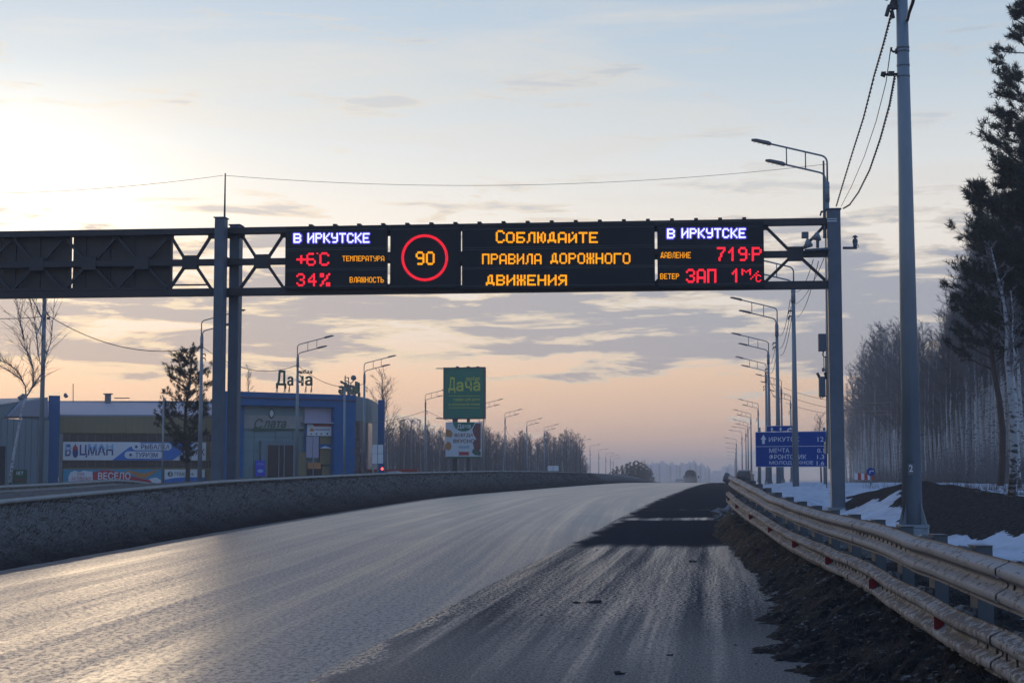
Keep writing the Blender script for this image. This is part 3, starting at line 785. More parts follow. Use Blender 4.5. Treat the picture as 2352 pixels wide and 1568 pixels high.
# dot-matrix characters, 5 x 7
FONT = {
'А': '01110 10001 10001 10001 11111 10001 10001', 'Б': '11111 10000 10000 11110 10001 10001 11110', 'В': '11110 10001 10001 11110 10001 10001 11110',
'Г': '11111 10000 10000 10000 10000 10000 10000', 'Д': '00110 01010 01010 01010 01010 11111 10001', 'Е': '11111 10000 10000 11110 10000 10000 11111',
'Ж': '10101 10101 10101 01110 10101 10101 10101', 'З': '01110 10001 00001 00110 00001 10001 01110', 'И': '10001 10001 10011 10101 11001 10001 10001',
'Й': '00100 10001 10011 10011 10101 11001 10001', 'К': '10001 10010 10100 11000 10100 10010 10001', 'Л': '00111 01001 01001 01001 01001 01001 10001',
'Н': '10001 10001 10001 11111 10001 10001 10001', 'О': '01110 10001 10001 10001 10001 10001 01110', 'П': '11111 10001 10001 10001 10001 10001 10001',
'Р': '11110 10001 10001 11110 10000 10000 10000', 'С': '01110 10001 10000 10000 10000 10001 01110', 'Т': '11111 00100 00100 00100 00100 00100 00100',
'М': '10001 11011 10101 10101 10001 10001 10001', 'У': '10001 10001 10001 01111 00001 00001 01110', 'Ь': '10000 10000 10000 11110 10001 10001 11110',
'Ю': '10010 10101 10101 11101 10101 10101 10010', 'Я': '01111 10001 10001 01111 00101 01001 10001',
'0': '01110 10001 10001 10001 10001 10001 01110', '9': '01110 10001 10001 01111 00001 00001 01110', '1': '00100 01100 10100 00100 00100 00100 00100',
'3': '01110 10001 00001 00110 00001 10001 01110', '4': '00010 00110 01010 10010 11111 00010 00010', '6': '01110 10000 10000 11110 10001 10001 01110',
'7': '11111 00001 00010 00100 00100 01000 01000', '%': '11001 11010 00010 00100 01000 01011 10011', '+': '00000 00100 00100 11111 00100 00100 00000',
'P': '11110 10001 10001 11110 10000 10000 10000', 'м': '10001 11011 10101 10001 10001', '°': '1', ' ': '0 0 0 0 0 0 0'}
def led(bd, parts, mt, lab, dot=.67, rim=False):
    """parts: list of (text, px0, py_top, px1, py_bottom, cell columns)"""
    mb = MB(); mr_ = MB()
    for txt, x0, y0, x1, y1, cell in parts:
        n = len(txt); rowsn = 7
        glyph0 = FONT[txt[0]].split() if txt[0] in FONT else None
        rowsn = len(glyph0) if (len(txt) == 1 and txt != ' ') else 7
        totc = n * cell - (cell - 5) if txt != '°' else 1
        dx = (x1 - x0) / max(totc - 1, 1); dy = (y1 - y0) / max(rowsn - 1, 1)
        for i, ch in enumerate(txt):
            g = FONT[ch].split()
            for r_, row in enumerate(g):
                for c_, bit in enumerate(row):
                    if bit != '1': continue
                    px = x0 + (i * cell + c_) * dx; py = y0 + r_ * dy
                    p = gp(px, py, OB1 + .03); rad = dot * min(max(dx, dy), 1.25 * min(dx, dy) if txt != '°' and dx * dy > 0 else 4) * (p.y / F)
                    if txt == '°': rad = dot * 3.2 * p.y / F
                    i0 = len(mb.v); mb.v.append(tuple(p + GN * rad * .5))
                    for q in range(6):
                        a = q * math.pi / 3; mb.v.append(tuple(p + GU * rad * math.cos(a) + Vector((0, 0, rad * math.sin(a)))))
                    for q in range(6): mb.f.append((i0, i0 + 1 + q, i0 + 1 + (q + 1) % 6))
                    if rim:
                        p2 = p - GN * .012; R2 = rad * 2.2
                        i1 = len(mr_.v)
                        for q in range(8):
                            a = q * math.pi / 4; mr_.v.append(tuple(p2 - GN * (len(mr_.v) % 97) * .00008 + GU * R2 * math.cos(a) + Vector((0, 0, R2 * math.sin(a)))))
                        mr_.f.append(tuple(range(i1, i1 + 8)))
    obj('led_text', mb, mt, bd, label=lab, kind='stuff')
    if rim: obj('led_halo_disc', mr_, M['led_halo'], bd, kind='stuff')  # larger glowing discs behind the dots stand in for their halo
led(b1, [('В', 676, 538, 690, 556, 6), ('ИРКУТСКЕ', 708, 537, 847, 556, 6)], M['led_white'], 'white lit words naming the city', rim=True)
led(b1, [('+', 683, 585, 701, 607, 6), ('6', 706, 583, 723, 608, 6), ('°', 729, 582, 730, 583, 6), ('С', 736, 582, 754, 608, 6)], M['led_red'], 'red lit temperature reading')
led(b1, [('34', 683, 630, 725, 655, 7), ('%', 737, 630, 756, 655, 6)], M['led_red'], 'red lit humidity reading')
led(b1, [('ТЕМПЕРАТУРА', 787, 588.5, 882, 599, 6)], M['led_amber'], 'small amber lit word', .55)
led(b1, [('ВЛАЖНОСТЬ', 804, 637, 881, 648, 6)], M['led_amber'], 'small amber lit word', .55)
led(b2, [('90', 957, 580, 996, 606, 6)], M['led_amber'], 'amber lit number 90')
mb = MB(); cx_, cy_ = 975.5, 592
for ring_r, nn in ((49.0, 74), (52.2, 78)):
    for k in range(nn):
        a = 2 * math.pi * (k + (.5 if ring_r > 50 else 0)) / nn; p = gp(cx_ + ring_r * math.cos(a), cy_ + ring_r * math.sin(a) * 1.0, OB1 + .03); rad = 1.9 * p.y / F
        i0 = len(mb.v); mb.v.append(tuple(p + GN * rad * .5))
        for q in range(6):
            b_ = q * math.pi / 3; mb.v.append(tuple(p + GU * rad * math.cos(b_) + Vector((0, 0, rad * math.sin(b_)))))
        for q in range(6): mb.f.append((i0, i0 + 1 + q, i0 + 1 + (q + 1) % 6))
obj('led_ring', mb, M['led_red'], b2, label='red lit ring', kind='stuff')
led(b3, [('С', 1141, 531, 1157, 556, 6), ('ОБЛЮДАЙТЕ', 1164, 535, 1371, 556, 6)], M['led_amber'], 'amber lit first line')
led(b3, [('ПРАВИЛА', 1109, 584.5, 1242, 605, 6), ('ДОРОЖНОГО', 1266, 583, 1446, 604, 6)], M['led_amber'], 'amber lit second line')
led(b3, [('ДВИЖЕНИЯ', 1118, 633, 1300, 653.5, 6)], M['led_amber'], 'amber lit third line')
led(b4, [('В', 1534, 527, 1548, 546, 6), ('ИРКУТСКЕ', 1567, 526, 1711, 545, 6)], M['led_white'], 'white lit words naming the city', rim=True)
led(b4, [('ДАВЛЕНИЕ', 1518, 580, 1586, 592, 6)], M['led_amber'], 'small amber lit word', .55)
led(b4, [('71', 1649, 570, 1690, 597, 7), ('9', 1698, 570, 1714, 597, 6), ('°', 1721, 584, 1722, 585, 6), ('P', 1729, 570, 1747, 597, 6)], M['led_red'], 'red lit pressure reading')
led(b4, [('ВЕТЕР', 1517, 629, 1559, 640, 6)], M['led_amber'], 'small amber lit word', .55)
led(b4, [('ЗАП', 1578, 620, 1643, 647, 6), ('1', 1683, 619, 1699, 646, 6), ('м', 1705, 619, 1723, 630, 6), ('°', 1729, 636, 1730, 637, 6), ('°', 1733, 632, 1734, 633, 6), ('°', 1737, 628, 1738, 629, 6), ('°', 1741, 624, 1742, 625, 6), ('°', 1725, 640, 1726, 641, 6), ('С', 1737, 632, 1747, 646, 6)], M['led_red'], 'red lit wind reading')

# equipment on the right column
def eq(px0, px1, py0, py1, name, off=.1, dep=.22, mt='gantry'):
    a = (gp(px0, 800, off) - GP0).dot(GU); b = (gp(px1, 800, off) - GP0).dot(GU)
    m = (px0 + px1) / 2
    o = obj(name, gbox(MB(), a, b, gp(m, py1, off).z, gp(m, py0, off).z, off - dep, off), M[mt], gA)
    bev = o.modifiers.new('bevel', 'BEVEL'); bev.width = .02; bev.segments = 2
    return o
eq(1880, 1897.5, 766, 806, 'equipment_box'); eq(1880, 1895, 864, 911, 'equipment_box'); eq(1887.5, 1894, 844, 853, 'junction_box', dep=.12)
def gt(pts, r, name, mt='cable', off=.0, parent=gA, n=6):
    return obj(name, MB().tube([gp(x, y, off) for x, y in pts], r, n), M[mt], parent, True)
gt([(1891, 806), (1890, 815), (1893, 820), (1898, 818)], .022, 'cable_loop')
gt([(1892, 819), (1892.5, 844)], .012, 'cable_run'); gt([(1896, 819), (1896, 856), (1899, 862)], .012, 'cable_run')
gt([(1899, 820), (1899, 1120)], .014, 'cable_run'); gt([(1883, 911), (1886, 916), (1890, 912), (1899, 908)], .014, 'cable_loop')
gt([(1877, 856), (1883, 868)], .045, 'bracket'); gt([(1895, 855), (1899, 870)], .05, 'bracket')
# sensor arm: rod through the column with a wind sensor right and radar dishes left
gt([(1848, 575), (1905, 571)], .045, 'sensor_arm', 'gantry', .30)
gt([(1936, 569.5), (1968, 569.5)], .045, 'sensor_arm', 'gantry', .0)
gt([(1964, 569), (1964, 556)], [.055, .085], 'wind_sensor', 'gantry', .0, n=10)
gt([(1964, 556), (1964, 549)], [.09, .075], 'wind_sensor', 'gantry', .0, n=10)
gt([(1964, 548), (1964, 545.5)], [.04, .04], 'wind_sensor', 'gantry', .0, n=8)
gt([(1964, 545), (1964, 542), (1964, 540)], [.10, .06, .02], 'wind_sensor', 'gantry', .0, n=10)
gt([(1968, 569), (1972, 567), (1971, 562), (1966, 561)], .012, 'cable_loop', 'cable', 0)
def dish(px, py, r, ang, off=.32):
    c = gp(px, py, off); mb = MB(); ax = (GU * math.cos(ang) + Vector((0, 0, math.sin(ang)))).normalized()
    mb.tube([c - ax * .14, c, c + ax * .04, c + ax * .12], [.03, r * .8, r, r * 1.02], 14)
    return obj('radar_dish', mb, M['galv'], gA, True)
dish(1857, 561, .17, R(160)); dish(1874, 545, .15, R(20))
gt([(1878, 552), (1878, 569)], .05, 'dish_post', 'gantry', .3)
eq(1845.5, 1861.5, 532, 546, 'junction_box', off=.35, dep=.2)

# ------------------------------------------------------------------ street lamps
def lamp_proto(double, label):
    t = thing('street_lamp', label, 'street lamp', (0, 0, 0))
    obj('pole', MB().tube([(0, 0, .0), (0, 0, 4.5), (0, 0, 9.15)], [.150, .115, .078], 12), M['galv'], t, True)
    mb = MB().tube([(0, 0, -.3), (0, 0, .05)], .24, 10); mb.box((0, 0, .08), (.42, .42, .05))
    for k in range(4):
        a = k * math.pi / 2 + .78; c_, s_ = math.cos(a), math.sin(a)
        mb.hexa([Vector((c_ * .13, s_ * .13, .1)), Vector((c_ * .25, s_ * .25, .1)), Vector((c_ * .25 + .01, s_ * .25 + .01, .1)), Vector((c_ * .13 + .01, s_ * .13 + .01, .1)),
                 Vector((c_ * .13, s_ * .13, .42)), Vector((c_ * .15, s_ * .15, .42)), Vector((c_ * .15 + .01, s_ * .15 + .01, .42)), Vector((c_ * .13 + .01, s_ * .13 + .01, .42))])
    obj('base', mb, M['galv'], t)
    obj('collar', MB().tube([(0, 0, 8.5), (0, 0, 9.2)], .10, 10), M['galv'], t, True)
    for zc in (8.6, 9.0): obj('strap', MB().tube([(0, 0, zc), (0, 0, zc + .03)], .112, 10), M['galv'], t, True)
    def armpath(z1, reach, slope, x0):
        pts = [Vector((x0, 0, 9.0)), Vector((x0, 0, z1 - .25))]
        for k in range(1, 6):
            a = k / 5 * (math.pi / 2 - slope); r = .25
            pts.append(Vector((x0 - r + r * math.cos(a), 0, z1 - .25 + r * math.sin(a))))
        e = pts[-1]; L = reach - .25
        pts.append(Vector((e.x - L, 0, e.z + L * math.tan(slope)))); return pts
    sl_ = R(14)
    if double:
        pa = armpath(10.15, 2.35, sl_, .03); pb = armpath(9.55, 1.80, sl_, -.04)
        a1 = obj('arm', MB().tube(pa, .034, 7), M['galv'], t, True); a2 = obj('arm', MB().tube(pb, .034, 7), M['galv'], t, True)
        for xq in (-.72, -1.38):
            zt = 10.13 + (-xq - .2) * math.tan(sl_); zb_ = 9.53 + (-xq - .2) * math.tan(sl_)
            obj('strut', MB().tube([(xq, 0, zb_), (xq, 0, zt)], .022, 6), M['galv'], t, True)
        ends_ = [(pa[-1], 0), (pb[-1], 1)]
    else:
        pa = armpath(10.15, 2.2, R(8), 0.0); obj('arm', MB().tube(pa, .036, 7), M['galv'], t, True); ends_ = [(pa[-1], 0)]; sl_ = R(8)
    for e, w in ends_:
        ux = Vector((-math.cos(sl_), 0, math.sin(sl_))); uz = Vector((math.sin(sl_), 0, math.cos(sl_)))
        c = e - ux * .35
        mb = MB().prism([(0, -.04), (.68, -.03), (.70, .0), (.55, .045), (.1, .06), (0, .03)], c + Vector((0, -.13, 0)), ux, uz, Vector((0, .26, 0)))
        for q in range(4): mb.box(c + ux * (.1 + q * .16) - uz * .055, (.02, .2, .04))
        obj('lamp_head', mb, M['lamp'], t)
    mb = MB()
    for zc in (7.9, 8.15):
        mb.box((-.14, -.02, zc), (.16, .07, .06)); mb.tube([(-.2, -.02, zc), (-.24, -.02, zc - .14)], .03, 6)
    obj('cable_clamp', mb, M['cable'], t)
    return t
lampD = lamp_proto(True, 'x'); lampS = lamp_proto(False, 'x')
GRP_R = 'street lamps in a row along the right side of the road'; GRP_L = 'street lamps in a row on the left beyond the bank'
def solveY(bend_y, H=10.1):
    Y = 100.0
    for _ in range(60):
        X_ = RL(Y) + 2; zt = zr(Y) + .45 + H
        Y = Y * .5 + .5 * (zt - EYE) * F / (1095 - bend_y)
    return Y
used = {'d': False, 's': False}
lamp_pos = {}
def lamp(px, bend_y, side, label, grp, kind='d', Y=None, rot=None):
    if Y is None: Y = solveY(bend_y)
    p = at(px, 1000, Y)
    zb = at(px, bend_y, Y).z - 10.15
    proto = lampD if kind == 'd' else lampS
    rz = (R(-4) if side > 0 else R(180 - 6)) if rot is None else rot
    if not used[kind]:
        used[kind] = True; o = proto; o.location = (p.x, p.y, zb); o.rotation_euler = (0, 0, rz); o['label'] = label; o['group'] = grp
    else: o = copy_tree(proto, (p.x, p.y, zb), rz, label, grp)
    lamp_pos[(px, bend_y)] = Vector((p.x, p.y, zb))
    return o
near = lamp(2092, 0, 1, 'tall grey tapered pole nearest the camera with black cable clamps and a small number plate', GRP_R, 'd', 24.0, R(-4))
near.location.z = .86
lamp(1908, 357, 1, 'double arm street lamp rising just behind the right gantry column', GRP_R, Y=56.0)
lamp(1826.5, 612, 1, 'double arm street lamp whose pole stands in front of the blue direction sign', GRP_R)
lamp(1787.5, 706, 1, 'double arm street lamp standing just behind the blue sign, tallest left of the sign pole', GRP_R)
lamp(1767, 783, 1, 'double arm street lamp second behind the blue sign', GRP_R)
lamp(1761, 834, 1, 'double arm street lamp third behind the blue sign', GRP_R)
lamp(1796, 872, 1, 'double arm street lamp showing just right of the poles above the sign', GRP_R)
lamp(1817, 906, 1, 'small double arm street lamp above the right part of the blue sign', GRP_R)
lamp(1742, 926, 1, 'double arm street lamp at the left edge of the blue sign', GRP_R)
lamp(1725, 949, 1, 'double arm street lamp over the parked car', GRP_R)
lamp(1718, 970, 1, 'far double arm street lamp just left of the one over the parked car', GRP_R)
for i_, (px, by) in enumerate(((1713, 983), (1704, 991), (1691, 1008), (1690.5, 1019), (1690, 1030), (1689, 1039), (1688, 1047), (1687, 1054))):
    lamp(px, by, 1, 'small far street lamp in the cluster above the rail end, ' + ORD[i_] + ' tallest', GRP_R, 's')
lamp(460, 735, -1, 'double arm street lamp beside the pine tree and the left gantry column', GRP_L, Y=95)
lamp(682, 790, -1, 'double arm street lamp in front of the green roof letters', GRP_L, Y=115)
lamp(836, 833, -1, 'double arm street lamp in front of the curved grey wall', GRP_L, Y=131)
lamp(977, 905, -1, 'double arm street lamp between the blue store and the green billboard', GRP_L)
lamp(1111, 926, -1, 'double arm street lamp half hidden behind the green billboard', GRP_L)
lamp(1160, 948, -1, 'double arm street lamp first to the right of the billboard', GRP_L)
lamp(1210, 968, -1, 'double arm street lamp second to the right of the billboard', GRP_L)
lamp(1250, 981, -1, 'double arm street lamp third to the right of the billboard', GRP_L)
for i_, (px, by) in enumerate(((1305, 1000), (1331, 1011), (1355, 1023), (1375, 1033), (1391, 1042), (1402, 1047), (1408, 1053))):
    lamp(px, by, -1, 'single arm street lamp in the far left row, ' + ORD[i_] + ' from the left', GRP_L, 's')
# number plate on the near pole
npx = near.location
mb = MB().box((npx.x - .03, npx.y - .165, at(2082, 1077, 24).z), (.10, .012, .17)); pl = obj('number_plate', mb, M['lamp'], near)
mb = MB(); put_text(mb, '2', Vector((npx.x - .065, npx.y - .175, at(2082, 1083, 24).z)), Vector((1, 0, 0)), Vector((0, 0, 1)), .055, .10, .02)
o = obj('plate_number', mb, M['letter_white'], pl)
zc_ = at(2060, 170, 24).z
mb = MB().tube([at(2072, 170, 24), at(2030, 171, 24)], .02); mb.tube([at(2034, 171, 24), at(2024, 169, 24)], [.05, .035], 8); mb.box(at(2047, 169, 24), (.09, .08, .06))
obj('cable_bracket', mb, M['cable'], near)
mb = MB()
for py in (112, 120, 153, 178):
    p = at(2072, py, 24); rr = .090 + (py / 1095) * .012; mb.tube([Vector((npx.x, npx.y, p.z)), Vector((npx.x, npx.y, p.z + .035))], rr + .008, 12)
obj('pole_straps', mb, M['galv'], near, True, kind='stuff')
mb = MB().tube([at(2064, 118, 24), at(2052, 119, 24), at(2047, 114, 24), at(2048, 109, 24)], .018); mb.box(at(2060, 118, 24), (.05, .06, .07))
obj('cable_hook', mb, M['cable'], near)
mb = MB().tube([at(2054, 0, 24), at(2048, 20, 24)], [.05, .06], 7); mb.tube([at(2048, 24, 24), at(2052, 42, 24)], .03, 6)
obj('cable_clamp', mb, M['cable'], near)

# ------------------------------------------------------------------ cables
def cable(pts, r, label, grp='overhead cables', twist=0.0, n=24, sag=None):
    """pts: world points; catenary between two ends if sag given"""
    P = []
    if sag is not None:
        a, b = pts
        for k in range(n + 1):
            t_ = k / n; q = Vector(a).lerp(Vector(b), t_); q.z -= sag * 4 * t_ * (1 - t_); P.append(q)
    else: P = [Vector(p) for p in pts]
    mb = MB()
    if twist:
        L = []; m = 220
        for k in range(m + 1):
            t_ = k / m * (len(P) - 1); i = min(int(t_), len(P) - 2); L.append(P[i].lerp(P[i + 1], t_ - i))
        for ph in (0, math.pi):
            mb.tube([q + Vector((math.cos(k * .9 + ph), 0, math.sin(k * .9 + ph))) * twist for k, q in enumerate(L)], r, 4)
    else: mb.tube(P, r, 4)
    o = obj('overhead_cable', mb, M['cable'], None, True, loc=P[0]); tag(o, label, 'cable', grp); return o
def pc(lst, Y0, Y1):
    n = len(lst); return [at(x, y, Y0 + (Y1 - Y0) * k / (n - 1)) for k, (x, y) in enumerate(lst)]
cable(pc([(2051, 20), (2030, 100), (2008, 175), (1984, 270), (1960, 345), (1937, 420), (1921, 474)], 24, 46), .012, 'thick twisted cable from the top of the near pole down to the gantry column', twist=.014)
cable(pc([(2056, 175), (2044, 240), (2022, 320), (1998, 390), (1972, 442), (1952, 470), (1937, 479)], 24, 46), .012, 'twisted cable from the bracket on the near pole curving to the gantry top', twist=.014)
cable(pc([(2046, 112), (2035, 190), (2012, 280), (1985, 360), (1955, 430), (1932, 474)], 24, 46), .008, 'thin single wire between the two twisted cables')
cable(pc([(2100, -10), (2096, 8), (2088, 30), (2084, 48)], 20, 24), .012, 'short cable entering the near pole from the top edge of the picture', twist=.014)
cable([at(515, 403, 47.4), at(1900, 377, 46)], .006, 'thin wire strung between the two lightning rods above the boards', sag=.45)
cable([at(513, 403, 47.4), at(-300, 440, 48)], .006, 'thin wire running left from the left lightning rod', sag=.25)
for q_, (x0, y0, x1, y1) in zip(('rightmost', 'middle', 'leftmost'), ((1893, 592, 1820, 700), (1880, 600, 1832, 728), (1868, 596, 1826, 668))):
    cable([at(x0, y0, 50), at(x1, y1, 71)], .012, q_ + ' of three cables hanging behind the gantry truss beside the right column', 'cables to the pole before the sign', sag=.35)
for (x0, y0, x1, y1) in ((1815, 688, 1790, 770), (1817, 705, 1790, 800), (1818, 730, 1792, 815)):
    cable([at(x0, y0, 71), at(x1, y1, 90)], .014, {688: 'highest', 705: 'middle', 730: 'lowest'}[y0] + ' of three cables sagging left from the pole in front of the blue sign', 'cables between the poles above the sign', sag=.5)
for (x0, y0, x1, y1) in ((1784, 770, 1767, 835), (1785, 800, 1768, 855), (1764, 860, 1795, 890), (1764, 880, 1796, 910)):
    cable([at(x0, y0, 90), at(x1, y1, 108)], .014, 'cable sagging between the crowded poles above the blue sign, ' + {770: 'top left', 800: 'lower left', 860: 'upper right', 880: 'lower right'}[y0] + ' of four', 'cables between the poles above the sign', sag=.5)
for (x0, y0, x1, y1) in ((1800, 890, 2060, 922), (1800, 905, 2060, 942), (1805, 925, 2060, 948)):
    cable([at(x0, y0, 150), at(x1, y1, 120)], .02, {890: 'highest', 905: 'middle', 925: 'lowest'}[y0] + ' of three long power wires crossing behind the gantry column', 'power wires behind the gantry column', sag=.6)
cable([at(-60, 729, 90), at(105, 726, 92)], .02, 'cable from the left picture edge to the dark pole', 'left cables', sag=.1)
cable([at(107, 722, 92), at(460, 797, 95)], .022, 'sagging cable from the dark pole to the lamp beside the pine', 'left cables', sag=.95)
cable([at(461, 794, 95), at(682, 838, 115)], .022, 'sagging cable from the lamp beside the pine to the next lamp', 'left cables', sag=.9)
cable([at(683, 838, 115), at(838, 880, 131)], .022, 'sagging cable passing behind the green roof letters', 'left cables', sag=.8)
cable([at(838, 972, 131), at(977, 943, 178)], .022, 'cable from the curved wall rising to the lamp beside the billboard', 'left cables', sag=.2)
cable([at(978, 942, 178), at(1111, 990, 205)], .022, 'cable sloping down behind the white poster', 'left cables', sag=.3)
for a, b in (((1111, 926), (1160, 948)), ((1160, 948), (1210, 968)), ((1210, 968), (1250, 981))):
    if a in lamp_pos and b in lamp_pos:
        cable([lamp_pos[a] + Vector((0, 0, 8)), lamp_pos[b] + Vector((0, 0, 8))], .02, 'cable drooping between the lamps right of the billboard', 'cables of the far left lamp row', sag=1.6)

# ------------------------------------------------------------------ facade helper
class Facade:
    def __init__(s, pxa, Ya, pxb, Yb):
        a = at(pxa, 1000, Ya); b = at(pxb, 1000, Yb); s.o = Vector((a.x, a.y, 0)); s.u = Vector((b.x - a.x, b.y - a.y, 0)).normalized()
        s.n = Vector((s.u.y, -s.u.x, 0))
        if s.n.y > 0: s.n = -s.n
    def hit(s, px, py, off=0.0):
        d = ray(px, py); e = Vector((0, 0, EYE)); p0 = s.o + s.n * off
        return e + d * ((p0 - e).dot(s.n) / d.dot(s.n))
    def s_(s, px, py, off=0.0): return (s.hit(px, py, off) - s.o).dot(s.u)
    def pt(s, a, z, off=0.0): return s.o + s.u * a + s.n * off + Vector((0, 0, z))
    def rect(s, mb, x0, y0, x1, y1, off=0.0, dep=.1, zlow=None):
        mx, my = (x0 + x1) / 2, (y0 + y1) / 2
        a, b = s.s_(x0, my, off), s.s_(x1, my, off); z0 = s.hit(mx, y1, off).z if zlow is None else zlow; z1 = s.hit(mx, y0, off).z
        return mb.hexa([s.pt(a, z0, off), s.pt(b, z0, off), s.pt(b, z0, off - dep), s.pt(a, z0, off - dep), s.pt(a, z1, off), s.pt(b, z1, off), s.pt(b, z1, off - dep), s.pt(a, z1, off - dep)])
    def poly(s, mb, pts, off=0.0, dep=.05):
        P = [s.hit(x, y, off) for x, y in pts]; n = len(P); i = len(mb.v)
        mb.v += [tuple(p) for p in P] + [tuple(p - s.n * dep) for p in P]
        mb.f.append(tuple(i + k for k in reversed(range(n)))); mb.f.append(tuple(i + n + k for k in range(n)))
        for k in range(n):
            k2 = (k + 1) % n; mb.f.append((i + k, i + k2, i + n + k2, i + n + k))
        return mb
    def text(s, mb, txt, x0, y0, x1, y1, off=.06, bold=.0, shear=0, depth=None):
        mx, my = (x0 + x1) / 2, (y0 + y1) / 2
        a, b = s.s_(x0, my, off), s.s_(x1, my, off); z0 = s.hit(mx, y1, off).z; z1 = s.hit(mx, y0, off).z
        return put_text(mb, txt, s.pt(a, z0, off), s.u, Vector((0, 0, 1)), b - a, z1 - z0, bold, shear, depth)
    def part(s, name, parent, mt, *rects, off=0.0, dep=.1, zlow=None, label=None):
        mb = MB()
        for r_ in rects: s.rect(mb, *r_, off=off, dep=dep, zlow=zlow)
        return obj(name, mb, M[mt] if isinstance(mt, str) else mt, parent, label=label)
def ellipse(cx, cy, rx, ry, n=18): return [(cx + rx * math.cos(2 * math.pi * k / n), cy + ry * math.sin(2 * math.pi * k / n)) for k in range(n)]

# ------------------------------------------------------------------ blue direction sign
fs_ = Facade(1735, 80.5, 1899, 79)
ds = thing('direction_sign', 'large blue direction sign with white place names and distances left of the gantry column', 'road sign', fs_.hit(1817, 1100))
fs_.part('sign_panel', ds, 'letter_white', (1735, 990.5, 1899, 1072), dep=.05)
pn = fs_.part('sign_face', ds, 'blue_sign', (1736.2, 991.7, 1897.8, 1070.8), off=.006, dep=.004)
fs_.part('divider', ds, 'letter_white', (1736, 1024, 1898, 1025), off=.010, dep=.003)
fs_.part('lane_panel', ds, 'letter_white', (1760, 977, 1826, 990), dep=.05)
fs_.part('lane_face', ds, 'blue_sign', (1761, 978, 1825, 989.8), off=.006, dep=.004)
def sgn(txt, x0, y0, x1, y1):
    mb = MB(); fs_.text(mb, txt, x0, y0, x1, y1, off=.012, bold=.006); obj('sign_text', mb, M['letter_white'], ds)
sgn('ИРКУТСК', 1766, 1003, 1836, 1013.5); sgn('12', 1878, 1003, 1892, 1013.5)
sgn('МЕЧТА', 1767, 1029, 1813, 1039); sgn('0.1', 1877, 1029.5, 1893, 1039)
sgn('ФРОНТОВИК', 1767, 1043, 1852, 1054.5); sgn('1.3', 1877, 1044, 1893, 1053.5)
sgn('МОЛОДЕЖНОЕ', 1767, 1058, 1868, 1067.5); sgn('1.6', 1876, 1058.5, 1893, 1068)
mb = MB()
fs_.poly(mb, [(1753.5, 997.5), (1760, 1009), (1756.5, 1009), (1756.5, 1019), (1750.5, 1019), (1750.5, 1009), (1747, 1009)], off=.012, dep=.003)
for cx in (1773, 1793): fs_.poly(mb, [(cx, 980), (cx + 3.6, 985.5), (cx + 1.5, 985.5), (cx + 1.5, 989.5), (cx - 1.5, 989.5), (cx - 1.5, 985.5), (cx - 3.6, 985.5)], off=.012, dep=.003)
fs_.poly(mb, [(1808, 989.5), (1808.6, 985), (1812, 982.7), (1815, 982.7), (1815, 980.3), (1821, 984), (1815, 987.6), (1815, 985.3), (1812.5, 985.5), (1811, 987), (1811, 989.5)], off=.012, dep=.003)
obj('arrows', mb, M['letter_white'], ds)
for px in (1744, 1893):
    p = fs_.hit(px, 1000, -.12); obj('post', MB().tube([(p.x, p.y, ground_z(p.x, p.y) - .1), (p.x, p.y, p.z + .4)], .07, 8), M['galv'], ds, True)
for py in (1000, 1040, 1062):
    obj('crossbar', fs_.rect(MB(), 1738, py, 1896, py + 2, off=-.055, dep=.04), M['galv'], ds)

# small blue round sign and striped barrier on the side road
p = at(2000, 1083, 75); ps = thing('round_sign', 'small round blue arrow sign on a thin post beside the snowy side road', 'road sign', (p.x, 75, ground_z(p.x, 75)))
obj('post', MB().tube([(p.x, 75.05, ground_z(p.x, 75) - .1), (p.x, 75.05, p.z)], .035, 6), M['galv'], ps, True)
obj('disc', MB().tube([(p.x, 74.98, p.z), (p.x, 75.0, p.z)], .19, 18), M['blue_sign'], ps)
mb = MB().box((p.x + .03, 74.965, p.z + .04), (.16, .01, .035)); mb.box((p.x - .05, 74.965, p.z - .02), (.035, .01, .13)); mb.box((p.x + .11, 74.965, p.z + .035), (.03, .01, .09)); obj('arrow', mb, M['letter_white'], ps)
p = at(1985, 1094, 85); bs = thing('road_barrier', 'low red and white striped road barrier by the forest edge', 'barrier', (p.x, 85, ground_z(p.x, 85)))
for k in range(6):
    obj('stripe_board', MB().box((p.x - .42 + k * .17, 85 - .005 * (k % 2), p.z), (.17, .03, .34)), M['red_board'] if k % 2 else M['letter_white'], bs)
for k in (-.4, .4): obj('leg', MB().box((p.x + k, 85.05, (p.z + ground_z(p.x, 85)) / 2), (.06, .05, p.z - ground_z(p.x, 85) + .3)), M['galv'], bs)

# ------------------------------------------------------------------ billboard
fb = Facade(1020, 171, 1112, 170)
bb = thing('billboard', 'tall two part billboard, green shop panel over a white food poster, on two dark posts', 'billboard', fb.hit(1060, 1100))
fb.part('panel', bb, 'bb_green', (1020, 845, 1111.5, 960), dep=.5, label='upper green panel')
fb.part('panel_frame', bb, 'truss', (1018, 843, 1113, 846), (1018, 959.5, 1113, 962), (1110.8, 846, 1113, 959.5), (1018, 846, 1020, 959.5), off=.05, dep=.6)
mb = MB(); fb.text(mb, 'Д', 1030, 866, 1046, 902, .03, .05); fb.text(mb, 'ача', 1048, 876, 1103, 898, .03, .05); obj('print', mb, M['olive'], bb)
mb = MB(); fb.text(mb, 'любая', 1069, 864, 1102, 875, .03, .04, .2)
fb.text(mb, 'товары для дома', 1041, 914.5, 1102, 922, .03, .02); fb.text(mb, 'и загородной жизни', 1031, 924.5, 1102, 932, .03, .02)
for yy in (908, 935.3):
    for k in range(12): fb.rect(mb, 1031 + k * 6, yy, 1035 + k * 6, yy + 1.6, off=.03, dep=.01)
obj('print', mb, M['olive'], bb)
